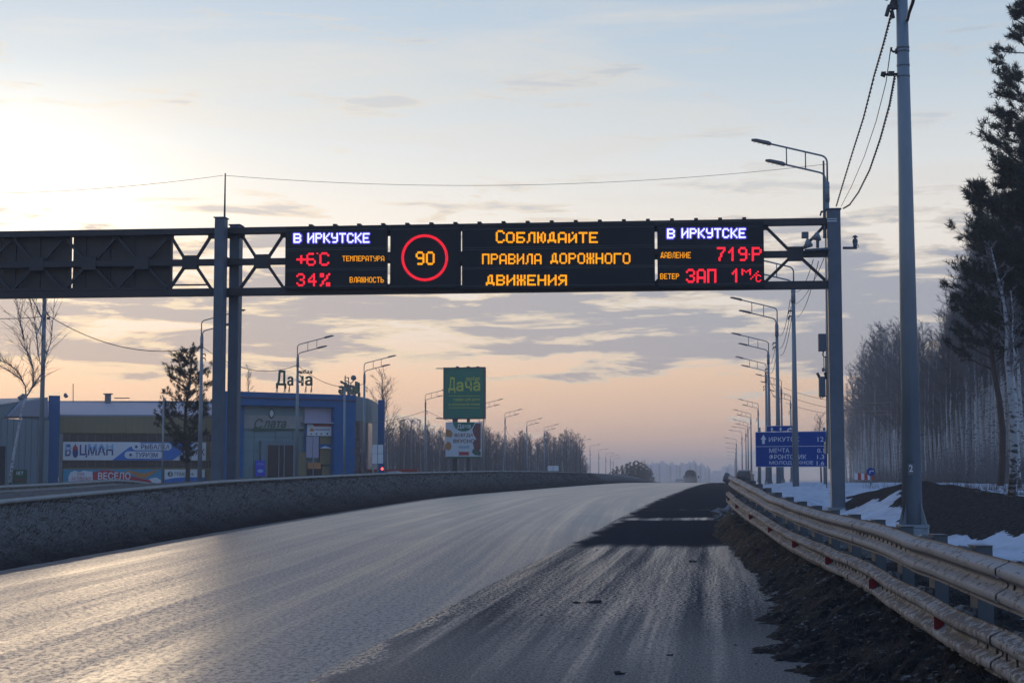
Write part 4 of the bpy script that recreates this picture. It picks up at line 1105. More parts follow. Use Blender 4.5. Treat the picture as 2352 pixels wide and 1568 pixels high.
fb.part('poster', bb, 'white', (1023.5, 969, 1104.5, 1049), off=0.02, dep=.3, label='lower white food poster')
mb = MB(); fb.poly(mb, [(1040, 969.5), (1042, 977), (1046, 983), (1052, 987.5), (1060, 990), (1068, 990), (1076, 988), (1083, 983), (1088, 976), (1090, 969.5)], off=.05, dep=.02); obj('print', mb, M['bb_green'], bb)
mb = MB(); fb.text(mb, 'Дача', 1050, 973, 1081, 985, .07, .03); obj('print', mb, M['white'], bb)
mb = MB(); fb.text(mb, 'ВСЕГДА', 1044, 995, 1087, 1004, .05, .04); fb.text(mb, 'ВКУСНО!', 1041, 1008, 1093, 1017, .05, .04); obj('print', mb, M['print_brown'], bb)
mb = MB(); fb.poly(mb, ellipse(1030, 1024, 7, 10)[0:19], off=.04, dep=.01); fb.poly(mb, [(1024, 985), (1036, 988), (1040, 996), (1037, 1004), (1024, 1002)], off=.04, dep=.01); obj('print', mb, M['print_orange'], bb)
mb = MB(); fb.poly(mb, [(1092, 972), (1104, 972), (1104, 1030), (1098, 1038), (1089, 1030), (1086, 1016), (1094, 1008), (1087, 996), (1085, 986)], off=.04, dep=.01); obj('print', mb, M['print_brown'], bb)
mb = MB(); fb.poly(mb, [(1087, 1030), (1104, 1036), (1104, 1046), (1090, 1044), (1084, 1038)], off=.055, dep=.01); fb.rect(mb, 1025, 1048, 1104, 1052, off=.06, dep=.1); obj('print', mb, M['letter_dkgreen'], bb)
mb = MB(); fb.poly(mb, [(1053, 1037), (1078, 1037), (1076, 1041), (1078, 1045), (1053, 1045), (1055, 1041)], off=.05, dep=.02); obj('print', mb, M['print_red'], bb)
mb = MB(); fb.text(mb, '8:00-24:00', 1054, 1023, 1078, 1029, .05, .02); obj('print', mb, M['print_cyan'], bb)
for x0, x1 in ((1039, 1050), (1072, 1078)): fb.part('post', bb, 'truss', (x0, 960, x1, 1100), off=-.12, dep=.25, zlow=.2)
obj('floodlight_arm', MB().tube([fb.hit(1018, 846, .3), fb.hit(1002, 846, 1.2)], .05, 5), M['truss'], bb); obj('floodlight_arm', MB().tube([fb.hit(1022, 961, .3), fb.hit(1002, 960, 1.2)], .06, 5), M['truss'], bb)
for px in (1050, 1075, 1097): obj('lug', fb.rect(MB(), px - 3, 841, px + 3, 844, off=0, dep=.2), M['truss'], bb)

# ------------------------------------------------------------------ left buildings
GZ = .25
# warehouse with gable (far left)
fa = Facade(-60, 128, 110, 136)
wa = thing('warehouse', 'grey panelled warehouse with a low snowy gable at the left edge', 'building', fa.pt(5, GZ, -5))
fa.part('wall', wa, 'grey_wall', (-200, 958, 112, 1100), dep=.4, zlow=GZ)
for k in range(11): obj('wall_rib', fa.rect(MB(), -40 + k * 14, 959, -39.4 + k * 14, 1100, off=.03, dep=.03, zlow=GZ), M['lamp'], wa)
mb = MB(); fa.poly(mb, [(-200, 960), (-200, 985), (0, 934), (54, 921), (100, 912.5), (110, 912), (110, 959)], off=-1.0, dep=14); obj('roof', mb, M['grey_wall'], wa)
mb = MB(); fa.poly(mb, [(50, 924), (108, 913), (108, 956), (20, 956)], off=-.6, dep=.3); obj('roof_snow', mb, M['roof_snow'], wa)
fa.part('door', wa, 'darkglass', (-12, 1024, 12, 1100), off=.04, dep=.1, zlow=GZ)
fa.part('sign', wa, 'letter_green', (32, 1078, 62, 1109), off=.08, dep=.06); mb = MB(); fa.text(mb, '1ЕТ', 38, 1082, 54, 1090, .10, .04); obj('sign_text', mb, M['white'], wa)
fa.part('sign_strip', wa, 'print_brown', (34, 1099, 60, 1105), off=.09, dep=.01)
mb = MB().blob(fa.hit(52, 917, -2), .35, rng, (1, 1, 1.3)); mb.blob(fa.hit(155 - 4, 908, -3), .2, rng); obj('roof_vent', mb, M['lamp'], wa)
# store with banners
fb2 = Facade(112, 139, 512, 143)
st = thing('retail_store', 'long khaki and blue store with snowy roof and two rows of advertising banners', 'building', fb2.pt(5, GZ, -5))
fb2.part('pylon', st, 'blue_wall', (109.6, 908, 136, 1100), off=.4, dep=1.4, zlow=GZ)
fb2.part('wall', st, 'khaki', (136, 958, 520, 1100), dep=.5, zlow=GZ)
fb2.part('corner_pilaster', st, 'concrete', (136, 955, 144, 1100), off=.12, dep=.12, zlow=GZ)
fb2.part('fascia', st, 'khaki', (136, 956, 520, 995), off=.25, dep=.25)
for k in range(26): obj('fascia_rib', fb2.rect(MB(), 145 + k * 14.3, 957, 145.8 + k * 14.3, 994, off=.28, dep=.03), M['lamp'], st)
for y0, y1 in ((997, 1013.5), (1058, 1073)):
    for k in range(19): obj('window', fb2.rect(MB(), 140 + k * 20, y0, 159.2 + k * 20, y1, off=.05, dep=.05), M['darkglass'], st)
P0 = [fb2.hit(112, 956, .3), fb2.hit(520, 956, .3)]; Q0 = [Vector((p.x, p.y + 14, at(300, 923, 154).z)) for p in P0]
Q0[0].x -= 7; Q0[1].x += 3
mb = MB().hexa([P0[0], P0[1], Q0[1] - Vector((0, 0, .3)), Q0[0] - Vector((0, 0, .3)), P0[0] + Vector((0, 0, .15)), P0[1] + Vector((0, 0, .15)), Q0[1], Q0[0]]); obj('roof', mb, M['roof_snow'], st)
mb = MB().box(Q0[0].lerp(Q0[1], .5) + Vector((0, .6, -3.5)), ((Q0[1] - Q0[0]).length, 1.0, 7.3)); obj('rear_wall', mb, M['grey_wall'], st)
for x0, x1, yt in ((242, 254, 911),): 
    c = at(248, 915, 153); ch = obj('chimney', MB().box(c, (.48, .5, .8)), M['lamp'], st); obj('chimney_cap', MB().box(c + Vector((0, 0, .43)), (.75, .7, .1)), M['lamp'], st)
obj('roof_antenna', MB().tube([at(168, 923, 153), at(168, 881, 153)], .04, 5), M['lamp'], st); obj('roof_bench', MB().box(at(280, 914, 153), (1.4, .3, .08)), M['lamp'], st)
bn1 = fb2.part('banner', st, 'white', (144.5, 1015, 473, 1056.5), off=.36, dep=.1, label='upper blue and white banner')
mb = MB(); fb2.poly(mb, [(258, 1056.3), (296, 1027), (325, 1015.2), (448, 1015.2), (420, 1040), (396, 1056.3)], off=.375, dep=.01); obj('print', mb, M['print_blue'], bn1)
mb = MB()
for (x0, x1, y0, y1) in ((303, 394, 1017.5, 1033.5), (286, 374, 1036, 1052.5)):
    r_ = (y1 - y0) / 2; fb2.poly(mb, [(x0 + r_ - r_ * math.sin(k / 8 * math.pi), (y0 + y1) / 2 - r_ * math.cos(k / 8 * math.pi)) for k in range(9)] + [(x1 - r_ + r_ * math.sin(k / 8 * math.pi), (y0 + y1) / 2 + r_ * math.cos(k / 8 * math.pi)) for k in range(9)], off=.39, dep=.01)
obj('print', mb, M['white'], bn1)
mb = MB(); fb2.text(mb, 'РЫБАЛКА', 324, 1019.5, 390, 1031, .41, .03); fb2.text(mb, 'ТУРИЗМ', 311, 1038.5, 362, 1050, .41, .03)
fb2.poly(mb, ellipse(313, 1025.5, 3.2, 3.4, 12), off=.41, dep=.01); fb2.poly(mb, ellipse(300, 1044, 3.2, 3.4, 12), off=.41, dep=.01); obj('print', mb, M['print_navy'], bn1, kind='stuff')
mb = MB(); fb2.text(mb, 'Б', 150, 1021, 163, 1047, .38, .05); fb2.text(mb, 'ЦМАН', 183, 1021, 260, 1050, .38, .05); obj('print', mb, M['print_navy'], bn1)
mb = MB(); fb2.text(mb, 'Б', 150, 1019, 163, 1034, .40, .04); fb2.text(mb, 'МАН', 202, 1019, 260, 1032, .40, .04); obj('print', mb, M['print_ltblue'], bn1)
mb = MB(); fb2.poly(mb, ellipse(173, 1039, 6.5, 12, 14), off=.385, dep=.01); obj('print', mb, M['print_navy'], bn1)
mb = MB(); fb2.poly(mb, [(166.5, 1033), (168, 1026), (171.5, 1022.5), (173, 1016.5), (174.5, 1022.5), (178, 1026), (179.5, 1033)], off=.40, dep=.01); obj('print', mb, M['print_red'], bn1)
mb = MB(); fb2.poly(mb, [(410, 1054), (426, 1036), (438, 1028), (448, 1022), (448, 1030), (436, 1040), (424, 1054)], off=.39, dep=.01); obj('print', mb, M['print_ltblue'], bn1)
bn2 = fb2.part('banner', st, 'print_cyan', (144.5, 1077.5, 373, 1100), off=.36, dep=.1, zlow=.6, label='lower colourful banner')
mb = MB(); fb2.poly(mb, [(158, 1109), (157, 1094), (162, 1084), (172, 1080), (183, 1084), (192, 1080), (203, 1082), (212, 1082), (215, 1109)], off=.375, dep=.01); fb2.poly(mb, [(330, 1109), (345, 1098), (360, 1096), (372, 1104), (372, 1109)], off=.375, dep=.01); obj('print', mb, M['white'], bn2)
mb = MB(); fb2.poly(mb, [(213, 1085), (232, 1079.5), (250, 1079), (275, 1084), (300, 1092), (330, 1100), (345, 1102), (350, 1109), (213, 1109)], off=.39, dep=.01); obj('print', mb, M['print_red'], bn2)
mb = MB(); fb2.poly(mb, [(283, 1084), (300, 1079.5), (315, 1084), (330, 1086), (352, 1081), (365, 1080), (350, 1088), (335, 1098), (318, 1096), (300, 1086)], off=.385, dep=.01); obj('print', mb, M['print_orange'], bn2)
mb = MB(); fb2.text(mb, 'ВЕСЕЛО', 225, 1084, 300, 1101, .41, .05); obj('print', mb, M['white'], bn2)
mb = MB(); fb2.text(mb, 'ПАРК', 177, 1085, 195, 1091, .40, .03); fb2.text(mb, 'АКТИВНЫХ', 164, 1094, 210, 1103, .40, .02); obj('print', mb, M['print_pink'], bn2)
bn3 = fb2.part('banner', st, 'white', (378, 1077.5, 470, 1100), off=.36, dep=.1, zlow=.6, label='white and blue banner with the floor number')
mb = MB(); fb2.poly(mb, [(378, 1101), (400, 1097), (430, 1095), (470, 1096), (470, 1112), (378, 1112)], off=.375, dep=.01); obj('print', mb, M['print_blue'], bn3)
mb = MB(); fb2.poly(mb, ellipse(391, 1088, 6.2, 6.2, 16), off=.375, dep=.01); fb2.text(mb, 'ЭТАЖ', 400, 1084, 425, 1092.5, .38, .03); fb2.text(mb, '+6', 433, 1085, 445, 1091, .38, .03); obj('print', mb, M['letter_dkgreen'], bn3)
mb = MB(); fb2.text(mb, '3', 388.5, 1083.5, 394, 1092, .40, .03); obj('print', mb, M['white'], bn3)
mb = MB(); fb2.text(mb, 'АК', 449, 1030, 470, 1045, .40, .03); obj('print', mb, M['print_brown'], bn1)
# parked pale car roof seen over the bank
c = at(136, 1109, 85); pcar = thing('parked_car', 'pale car whose roof just shows above the rail below the blue pylon', 'car', (c.x, 85, c.z - 1.35))
def car_body(par, c0, yaw, L, W, H, mt, glass, hood=.9, boot=.4, red=None, lights=True):
    """simple car shaped body: c0 = centre on ground, nose along +y before yaw"""
    Rm = Matrix.Rotation(yaw, 3, 'Z'); o = Vector(c0)
    prof = [(-L/2, .32), (-L/2 - .03, .62), (-L/2 + .02, .88), (-L/2 + boot * .4, H * .62), (-L/2 + boot, H * .93), (-L/2 + boot + .5, H), (L/2 - hood - .95, H * .98), (L/2 - hood - .1, H * .66), (L/2 - .15, H * .52), (L/2, .45), (L/2 - .02, .30)]
    def P(x, y, z): return o + Rm @ Vector((x, y, z))
    mb = MB(); n = len(prof); i = 0
    ins = lambda z: W / 2 - (0 if z < H * .6 else (z - H * .6) * .30)
    for sx in (-1, 1):
        for y, z in prof: mb.v.append(tuple(P(sx * ins(z), y, z)))
    mb.f.append(tuple(range(n))); mb.f.append(tuple(reversed(range(n, 2 * n))))
    for k in range(n):
        k2 = (k + 1) % n; mb.f.append((k2, k, n + k, n + k2))
    b = obj('body', mb, M[mt], par); bev = b.modifiers.new('bevel', 'BEVEL'); bev.width = .06; bev.segments = 3
    # rear window, side windows
    mb = MB(); zq0, zq1 = H * .63, H * .9
    y0_, y1_ = -L/2 + boot * .4 - .01, -L/2 + boot * .92 - .012
    mb.quad(P(-ins(zq0) + .12, y0_ - .015, zq0), P(ins(zq0) - .12, y0_ - .015, zq0), P(ins(zq1) - .1, y1_ - .015, zq1), P(-ins(zq1) + .1, y1_ - .015, zq1))
    obj('rear_window', mb, M[glass], par)
    for sx in (-1, 1):
        mb = MB(); e = sx * .008
        q = [P(sx * ins(zq0) + e, -L/2 + boot + .15, zq0), P(sx * ins(zq0) + e, L/2 - hood - .25, zq0), P(sx * ins(zq1) + e, L/2 - hood - .85, zq1), P(sx * ins(zq1) + e, -L/2 + boot + .35, zq1)]
        mb.quad(*(q if sx > 0 else q[::-1])); obj('side_window', mb, M[glass], par)
        for yy in (-L/2 + .75, L/2 - .8):
            mb = MB().tube([P(sx * (W/2 - .12), yy, .33), P(sx * (W/2 + .03), yy, .33)], .33, 14); w_ = obj('wheel', mb, M['tyre'], par)
            obj('rim', MB().tube([P(sx * (W/2 + .028), yy, .33), P(sx * (W/2 + .036), yy, .33)], .2, 10), M['galv'], w_)
        if lights: obj('tail_light', MB().box(P(sx * (W/2 - .12), -L/2 - .02, H * .56), (.16, .08, .22), yaw), M['reflector_red'], par)
        obj('mirror', MB().box(P(sx * (W/2 + .08), L/2 - hood - .45, H * .66), (.18, .1, .15), yaw), M['tyre'], par)
    obj('bumper', MB().box(P(0, -L/2 - .03, .42), (W * .96, .12, .22), yaw), M['tyre'], par)
    obj('number_plate', MB().box(P(0, -L/2 - .045, .72), (.5, .02, .11), yaw), M['letter_white'], par)
car_body(pcar, (c.x, 85, c.z - 1.45), R(80), 4.3, 1.7, 1.45, 'white', 'darkglass')

# blue framed supermarket
fc = Facade(520, 138, 817, 145)
sm = thing('supermarket', 'blue framed supermarket with grey entrance front and curved grey side wall', 'building', fc.pt(5, GZ, -5))
fc.part('wall', sm, 'green_grey', (516, 930, 770, 1100), off=-.9, dep=.4, zlow=GZ)
top = [fc.hit(520, 899, .1).z]
zt = fc.hit(680, 903, .1).z; zi = fc.hit(680, 933, .1).z
def fcx(px, off=.1): return fc.s_(px, 1000, off)
def slabz(x0, x1, z0, z1, off, dep):
    a, b = fcx(x0, off), fcx(x1, off)
    return MB().hexa([fc.pt(a, z0, off), fc.pt(b, z0, off), fc.pt(b, z0, off - dep), fc.pt(a, z0, off - dep), fc.pt(a, z1, off), fc.pt(b, z1, off), fc.pt(b, z1, off - dep), fc.pt(a, z1, off - dep)])
obj('frame_beam', slabz(516, 817, zi, zt - .45, .1, 1.2), M['blue_wall'], sm); obj('parapet', slabz(515, 818, zt - .45, zt, .22, 1.6), M['blue_wall'], sm); obj('trim', slabz(515, 818, zt - .50, zt - .45, .24, .3), M['print_brown'], sm)
obj('frame_pillar', slabz(767.5, 817, GZ, zi, .1, 1.3), M['blue_wall'], sm); obj('frame_pillar', slabz(516, 526, GZ, zi, .1, 1.2), M['blue_wall'], sm)
obj('frame_pillar', slabz(552, 560, zi - 6.2, zi, -.4, .5), M['blue_wall'], sm)
# roof and body behind
a0, b0 = fc.pt(fcx(516), 0, -1.4), fc.pt(fcx(817), 0, -1.4); back = Vector((-4, 26, 0))
mb = MB().hexa([Vector((a0.x, a0.y, GZ)), Vector((b0.x, b0.y, GZ)), Vector((b0.x, b0.y, GZ)) + back, Vector((a0.x, a0.y, GZ)) + back, Vector((a0.x, a0.y, zt - .3)), Vector((b0.x, b0.y, zt - .3)), Vector((b0.x, b0.y, zt - .3)) + back, Vector((a0.x, a0.y, zt - .3)) + back]); obj('hall', mb, M['grey_wall'], sm)
# curved wall in panels
cw = [at(817, 1000, 145.5), at(826, 1000, 146.2), at(836, 1000, 147.4), at(846, 1000, 149.2), at(855, 1000, 151.8), at(862, 1000, 155.5), at(868, 1000, 160)]
for k in range(6):
    a, b = cw[k], cw[k + 1]; i_ = Vector((-.4, .6, 0)); lo = GZ
    A = [Vector((a.x, a.y, lo)), Vector((b.x, b.y, lo)), Vector((b.x, b.y, lo)) + i_, Vector((a.x, a.y, lo)) + i_]
    z1 = zt - .05 - k * .02
    obj('wall_panel', MB().hexa(A + [Vector((p_.x, p_.y, z1)) for p_ in A]), M['concrete'] if k > 2 else M['grey_wall'], sm)
    A2 = [p_ + Vector((0, -.06, 0)) for p_ in A]
    if k < 4: obj('window', MB().hexa([Vector((p_.x, p_.y, 2.0)) for p_ in A2[:2]] + [Vector((p_.x, p_.y + .05, 2.0)) for p_ in A2[1::-1]] + [Vector((p_.x, p_.y, z1 - 2.2)) for p_ in A2[:2]] + [Vector((p_.x, p_.y + .05, z1 - 2.2)) for p_ in A2[1::-1]]), M['darkglass'], sm)
tw0, tw1 = at(868, 1000, 150), at(882, 1000, 150)
obj('corner_tower', MB().box(((tw0.x + tw1.x) / 2, 150.4, (GZ + at(875, 918, 150).z) / 2), (tw1.x - tw0.x, 1.0, at(875, 918, 150).z - GZ)), M['blue_wall'], sm)
# entrance front
pan = fc.part('shop_sign', sm, 'green_grey', (560, 934, 699, 986), off=-.75, dep=.12, label='pale shop sign with a dark green script name')
fc.part('shop_sign_band', sm, 'concrete', (560, 954, 699, 984), off=-.72, dep=.02)
mb = MB(); fc.rect(mb, 583, 983.5, 699, 986.5, off=-.70, dep=.03); fc.poly(mb, [(580, 988), (586, 978), (600, 984), (640, 984), (640, 987)], off=-.69, dep=.03); obj('print', mb, M['letter_dkgreen'], sm)
mb = MB(); fc.text(mb, 'С', 584, 961, 604, 985, -.66, .02, .25); fc.text(mb, 'лата', 605, 966, 658, 982, -.66, .03, .25); obj('sign_letters', mb, M['letter_dkgreen'], sm)
mb = MB(); fc.poly(mb, [(624, 936), (629, 942), (631, 950), (629, 957), (624, 962), (619, 958), (617, 950), (619, 942)], off=-.66, dep=.04); obj('leaf_emblem', mb, M['letter_dkgreen'], sm)
mb = MB(); fc.poly(mb, [(624, 940), (628, 945), (628.5, 951), (624, 958), (619.5, 952), (620, 945)], off=-.64, dep=.02); obj('leaf_emblem', mb, M['white'], sm)
for yy in (1003, 1035): obj('panel_joint', fc.rect(MB(), 560, yy, 699, yy + .7, off=-.86, dep=.04), M['lamp'], sm)
for xx in (583, 633, 672): obj('panel_joint', fc.rect(MB(), xx, 988, xx + .6, 1095, off=-.86, dep=.04), M['lamp'], sm)
fc.part('portal', sm, 'grey_wall', (600, 1012, 678, 1100), off=-.5, dep=.4, zlow=GZ)
dr = fc.part('entrance', sm, 'darkglass', (613, 1022, 675, 1100), off=-.46, dep=.03, zlow=GZ)
fc.part('door_frame', sm, 'concrete', (613, 1022, 614.2, 1100), (640, 1022, 641.3, 1100), (652, 1022, 653.5, 1100), (674, 1022, 675, 1100), off=-.42, dep=.03, zlow=GZ)
fc.part('advert', sm, 'print_purple', (587, 1057, 608.5, 1093), off=-.4, dep=.1)
mb = MB(); fc.text(mb, 'АПТЕКА', 589, 1063, 607, 1068, -.38, .02); fc.poly(mb, ellipse(598, 1081, 7, 4, 14), off=-.38, dep=.01); obj('print', mb, M['print_ltblue'], sm)
fc.part('blank_board', sm, 'lilac', (700, 935.5, 767, 970), off=-.5, dep=.15); fc.part('canopy', sm, 'lilac', (699, 969, 769, 972), off=.0, dep=.7)
wsn = fc.part('small_sign', sm, 'white', (706, 974, 762, 1000.5), off=-.45, dep=.1, label='white sign with red strip')
mb = MB(); fc.poly(mb, [(718, 974), (761.5, 974), (761.5, 979), (722, 979)], off=-.44, dep=.01); obj('print', mb, M['print_red'], wsn)
mb = MB(); fc.text(mb, 'ДОМОВОЙ', 724, 983.5, 757, 989, -.44, .05); fc.poly(mb, ellipse(727, 996, 2, 2, 8), off=-.43, dep=.01); fc.poly(mb, ellipse(752, 996, 2, 2.4, 8), off=-.43, dep=.01); obj('print', mb, M['print_navy'], wsn)
mb = MB(); fc.poly(mb, [(710, 988), (716.5, 982), (723, 988), (720, 990), (713, 990)], off=-.43, dep=.01); fc.poly(mb, ellipse(715, 996, 2.4, 2, 8), off=-.43, dep=.01); fc.poly(mb, ellipse(738, 996, 2.4, 2, 8), off=-.43, dep=.01); obj('print', mb, M['print_orange'], wsn)
fc.part('blank_board', sm, 'lilac', (704, 1002, 717.5, 1051), (718.5, 1002, 732, 1051), off=-.4, dep=.1)
fc.part('yellow_panel', sm, 'khaki', (735, 1003, 763, 1019), (735, 1029, 765, 1066), (675, 1038, 704, 1100), off=-.55, dep=.1)
fc.part('blue_strip', sm, 'blue_wall', (700, 972, 706, 1066), (733, 1019, 766, 1029), off=-.56, dep=.1)
fc.part('bay', sm, 'darkglass', (706, 1068, 740, 1100), off=-.7, dep=.1, zlow=GZ); fc.part('kiosk_panel', sm, 'khaki', (740, 1070, 765, 1100), off=-.6, dep=.1, zlow=GZ)
fc.part('kiosk_front', sm, 'print_orange', (707, 1062, 737, 1076), off=-.3, dep=.15); mb = MB(); fc.poly(mb, [(735, 1029), (748, 1024), (765, 1030)], off=-.4, dep=.2); obj('snow_cap', mb, M['snow'], sm)
# free-standing white board on a post
wb = thing('white_board', 'blank white board on a thin post before the blue corner tower', 'notice board', at(867, 1100, 128))
for x0, x1 in ((855, 866.5), (868, 880)):
    for y0, y1 in ((1021, 1041), (1042, 1064)): a = at(x0, y1, 128); b = at(x1, y0, 128); obj('panel', MB().box(((a.x + b.x) / 2, 128, (a.z + b.z) / 2), (b.x - a.x, .06, b.z - a.z)), M['white'], wb)
a = at(867.2, 1064, 128); obj('post', MB().tube([(a.x, 128.08, 0.2), (a.x, 128.08, at(867, 1021, 128).z)], .045, 6), M['galv'], wb)
# roof letters
rl_ = thing('roof_sign', 'dark green roof letters on struts above the supermarket', 'sign', fc.hit(677, 900, -2.0))
def letters(f, parts, off, mt, dep=.15, par=rl_):
    for txt, x0, y0, x1, y1, sh in parts:
        mb = MB(); f.text(mb, txt, x0, y0, x1, y1, off, .035, sh, depth=-f.n * dep); obj('letter', mb, M[mt], par)
letters(fc, [('Д', 635.5, 850, 658, 892, 0), ('а', 661, 864, 674, 885.5, 0), ('ч', 682, 863, 697.5, 885.5, 0), ('а', 702, 863, 718, 885.5, 0)], -2.0, 'letter_green')
letters(fc, [('л', 683.5, 851, 689, 858, .2), ('ю', 690, 851, 697.5, 858, .2), ('б', 698, 848, 704, 858, .2), ('а', 704.5, 851, 710.5, 858, .2), ('я', 711.5, 851, 718, 858, .2)], -2.0, 'letter_green', .1)
for px in (637, 655, 665, 686, 703, 716):
    obj('strut', MB().tube([fc.hit(px, 884, -2.1), Vector(fc.hit(px, 901, -2.1))], .035, 4), M['lamp'], rl_); obj('strut', MB().tube([fc.hit(px, 886, -2.1), fc.hit(px - 3, 901, -3.2)], .03, 4), M['lamp'], rl_)
fd = Facade(782, 146, 829, 162)
rl2 = thing('roof_sign', 'second set of pale green roof letters seen at an angle over the curved wall', 'sign', fd.hit(805, 905))
for txt, x0, y0, x1, y1 in (('а', 782, 886, 793, 906), ('ч', 795, 884, 805, 906), ('а', 807, 884, 816, 906), ('Д', 817, 877, 828, 908)):
    mb = MB(); fd.text(mb, txt, x0, y0, x1, y1, 0, .035, 0, depth=-fd.n * .2); obj('letter', mb, M['letter_dkgreen'], rl2)
mb = MB(); fd.text(mb, 'любая', 783, 877, 806, 884, 0, .05, 0, depth=-fd.n * .1); obj('letter', mb, M['letter_dkgreen'], rl2)
mb = MB()
for px, y0, y1 in ((793, 862, 906), (800.5, 866, 906), (806, 880, 906)): mb.tube([at(px, y1, 148), at(px, y0, 148)], .05, 5)
mb.tube([at(791, 867, 148), at(802, 867, 148)], .04, 5); mb.tube([at(791, 872, 148), at(806, 880, 148)], .04, 5)
ant = thing('antenna_mast', 'cluster of dark antenna masts with a round dish on the supermarket roof', 'antenna', at(800, 906, 148)); obj('mast', mb, M['lamp'], ant)
obj('dish', MB().blob(at(812, 867.5, 148), .26, rng, amp=.05), M['lamp'], ant); obj('dish_arm', MB().tube([at(812, 874, 148), at(806, 880, 148)], .05, 5), M['lamp'], ant)

# other poles on the left
def pole(px, ytop, Y, r, label, mt='galv', lean=0.0):
    a = at(px, ytop, Y); zb = ground_z(a.x, Y)
    t = thing('utility_pole', label, 'pole', (a.x, Y, zb)); obj('shaft', MB().tube([(a.x + lean, Y, zb - .2), (a.x, Y, a.z)], [r * 1.2, r * .85], 10), M[mt], t, True)
    return t, a
t, a = pole(105.5, 560, 92, .125, 'dark utility pole in front of the grey warehouse with cable fittings')
mb = MB().box(at(111, 731, 91.8), (.16, .1, .14)); mb.tube([at(107, 716, 91.8), at(114, 728, 91.8)], .03, 5); obj('fitting', mb, M['cable'], t)
pole(376, 912, 100, .06, 'thin pale pole standing left of the pine tree')
pole(792, 890, 125, .09, 'plain grey pole in front of the blue pillar of the supermarket')
pole(720, 1002, 120, .035, 'very thin post in front of the lilac boards')
# small lamp near treeline: two globes
p = at(945, 965, 160); t, a = pole(945, 968, 160, .05, 'small park lamp with two curved arms before the trees left of the billboard')
for sx in (-1, 1):
    obj('arm', MB().tube([(a.x, 160, a.z), (a.x + sx * .35, 160, a.z + .35), (a.x + sx * .7, 160, a.z + .2)], .03, 5), M['galv'], t); obj('lamp_head', MB().box((a.x + sx * .75, 160, a.z + .15), (.35, .2, .08)), M['lamp'], t)

# red lit vehicle / barrier past the supermarket
c = at(878, 1076, 150); rs = thing('stop_light', 'single glowing red light at the foot of the corner tower', 'light', (c.x, 150, ground_z(c.x, 150)))
obj('lamp', MB().tube([(c.x, 149.9, c.z), (c.x, 150.0, c.z)], .12, 10), M['red_glow'], rs); obj('post', MB().tube([(c.x, 150.05, .2), (c.x, 150.05, c.z)], .05, 6), M['lamp'], rs)
c = at(905, 1080.5, 155); tr = thing('parked_trailer', 'low red trailer side showing above the bank right of the supermarket', 'trailer', (c.x, 155, ground_z(c.x, 155)))
obj('side_panel', MB().box((c.x, 155, c.z), (4.6, 1.8, .28)), M['red_board'], tr); obj('chassis', MB().box((c.x, 155, c.z - .35), (4.4, 1.2, .2)), M['truss'], tr)
for k in (-1.4, 1.4): obj('wheel', MB().tube([(c.x + k, 153.95, c.z - .5), (c.x + k, 154.2, c.z - .5)], .4, 12), M['tyre'], tr)
c = at(891, 1083, 140); pc2 = thing('parked_car', 'pale car roof in front of the low red trailer', 'car', (c.x, 140, c.z - 1.4)); car_body(pc2, (c.x, 140, c.z - 1.4), R(85), 3.4, 1.6, 1.45, 'silver_paint', 'darkglass')
# far white hoarding by the trees
for px0, px1, lb in ((1083 + 0, 1101, 'a'),):
    pass
c0, c1_ = at(1257, 1070, 240), at(1271, 1080, 240); hb = thing('white_hoarding', 'small pale hoarding of two boards in front of the trees right of the billboard', 'notice board', ((c0.x + c1_.x) / 2, 240, 1))
for k in (0, 1):
    a = at(1258 + k * 13, 1081, 240); b = at(1270 + k * 13, 1069, 240); obj('panel', MB().box(((a.x + b.x) / 2, 240, (a.z + b.z) / 2), (b.x - a.x, .08, b.z - a.z)), M['white'], hb)
    obj('post', MB().tube([((a.x + b.x) / 2, 240.1, -.5), ((a.x + b.x) / 2, 240.1, b.z)], .06, 5), M['galv'], hb)

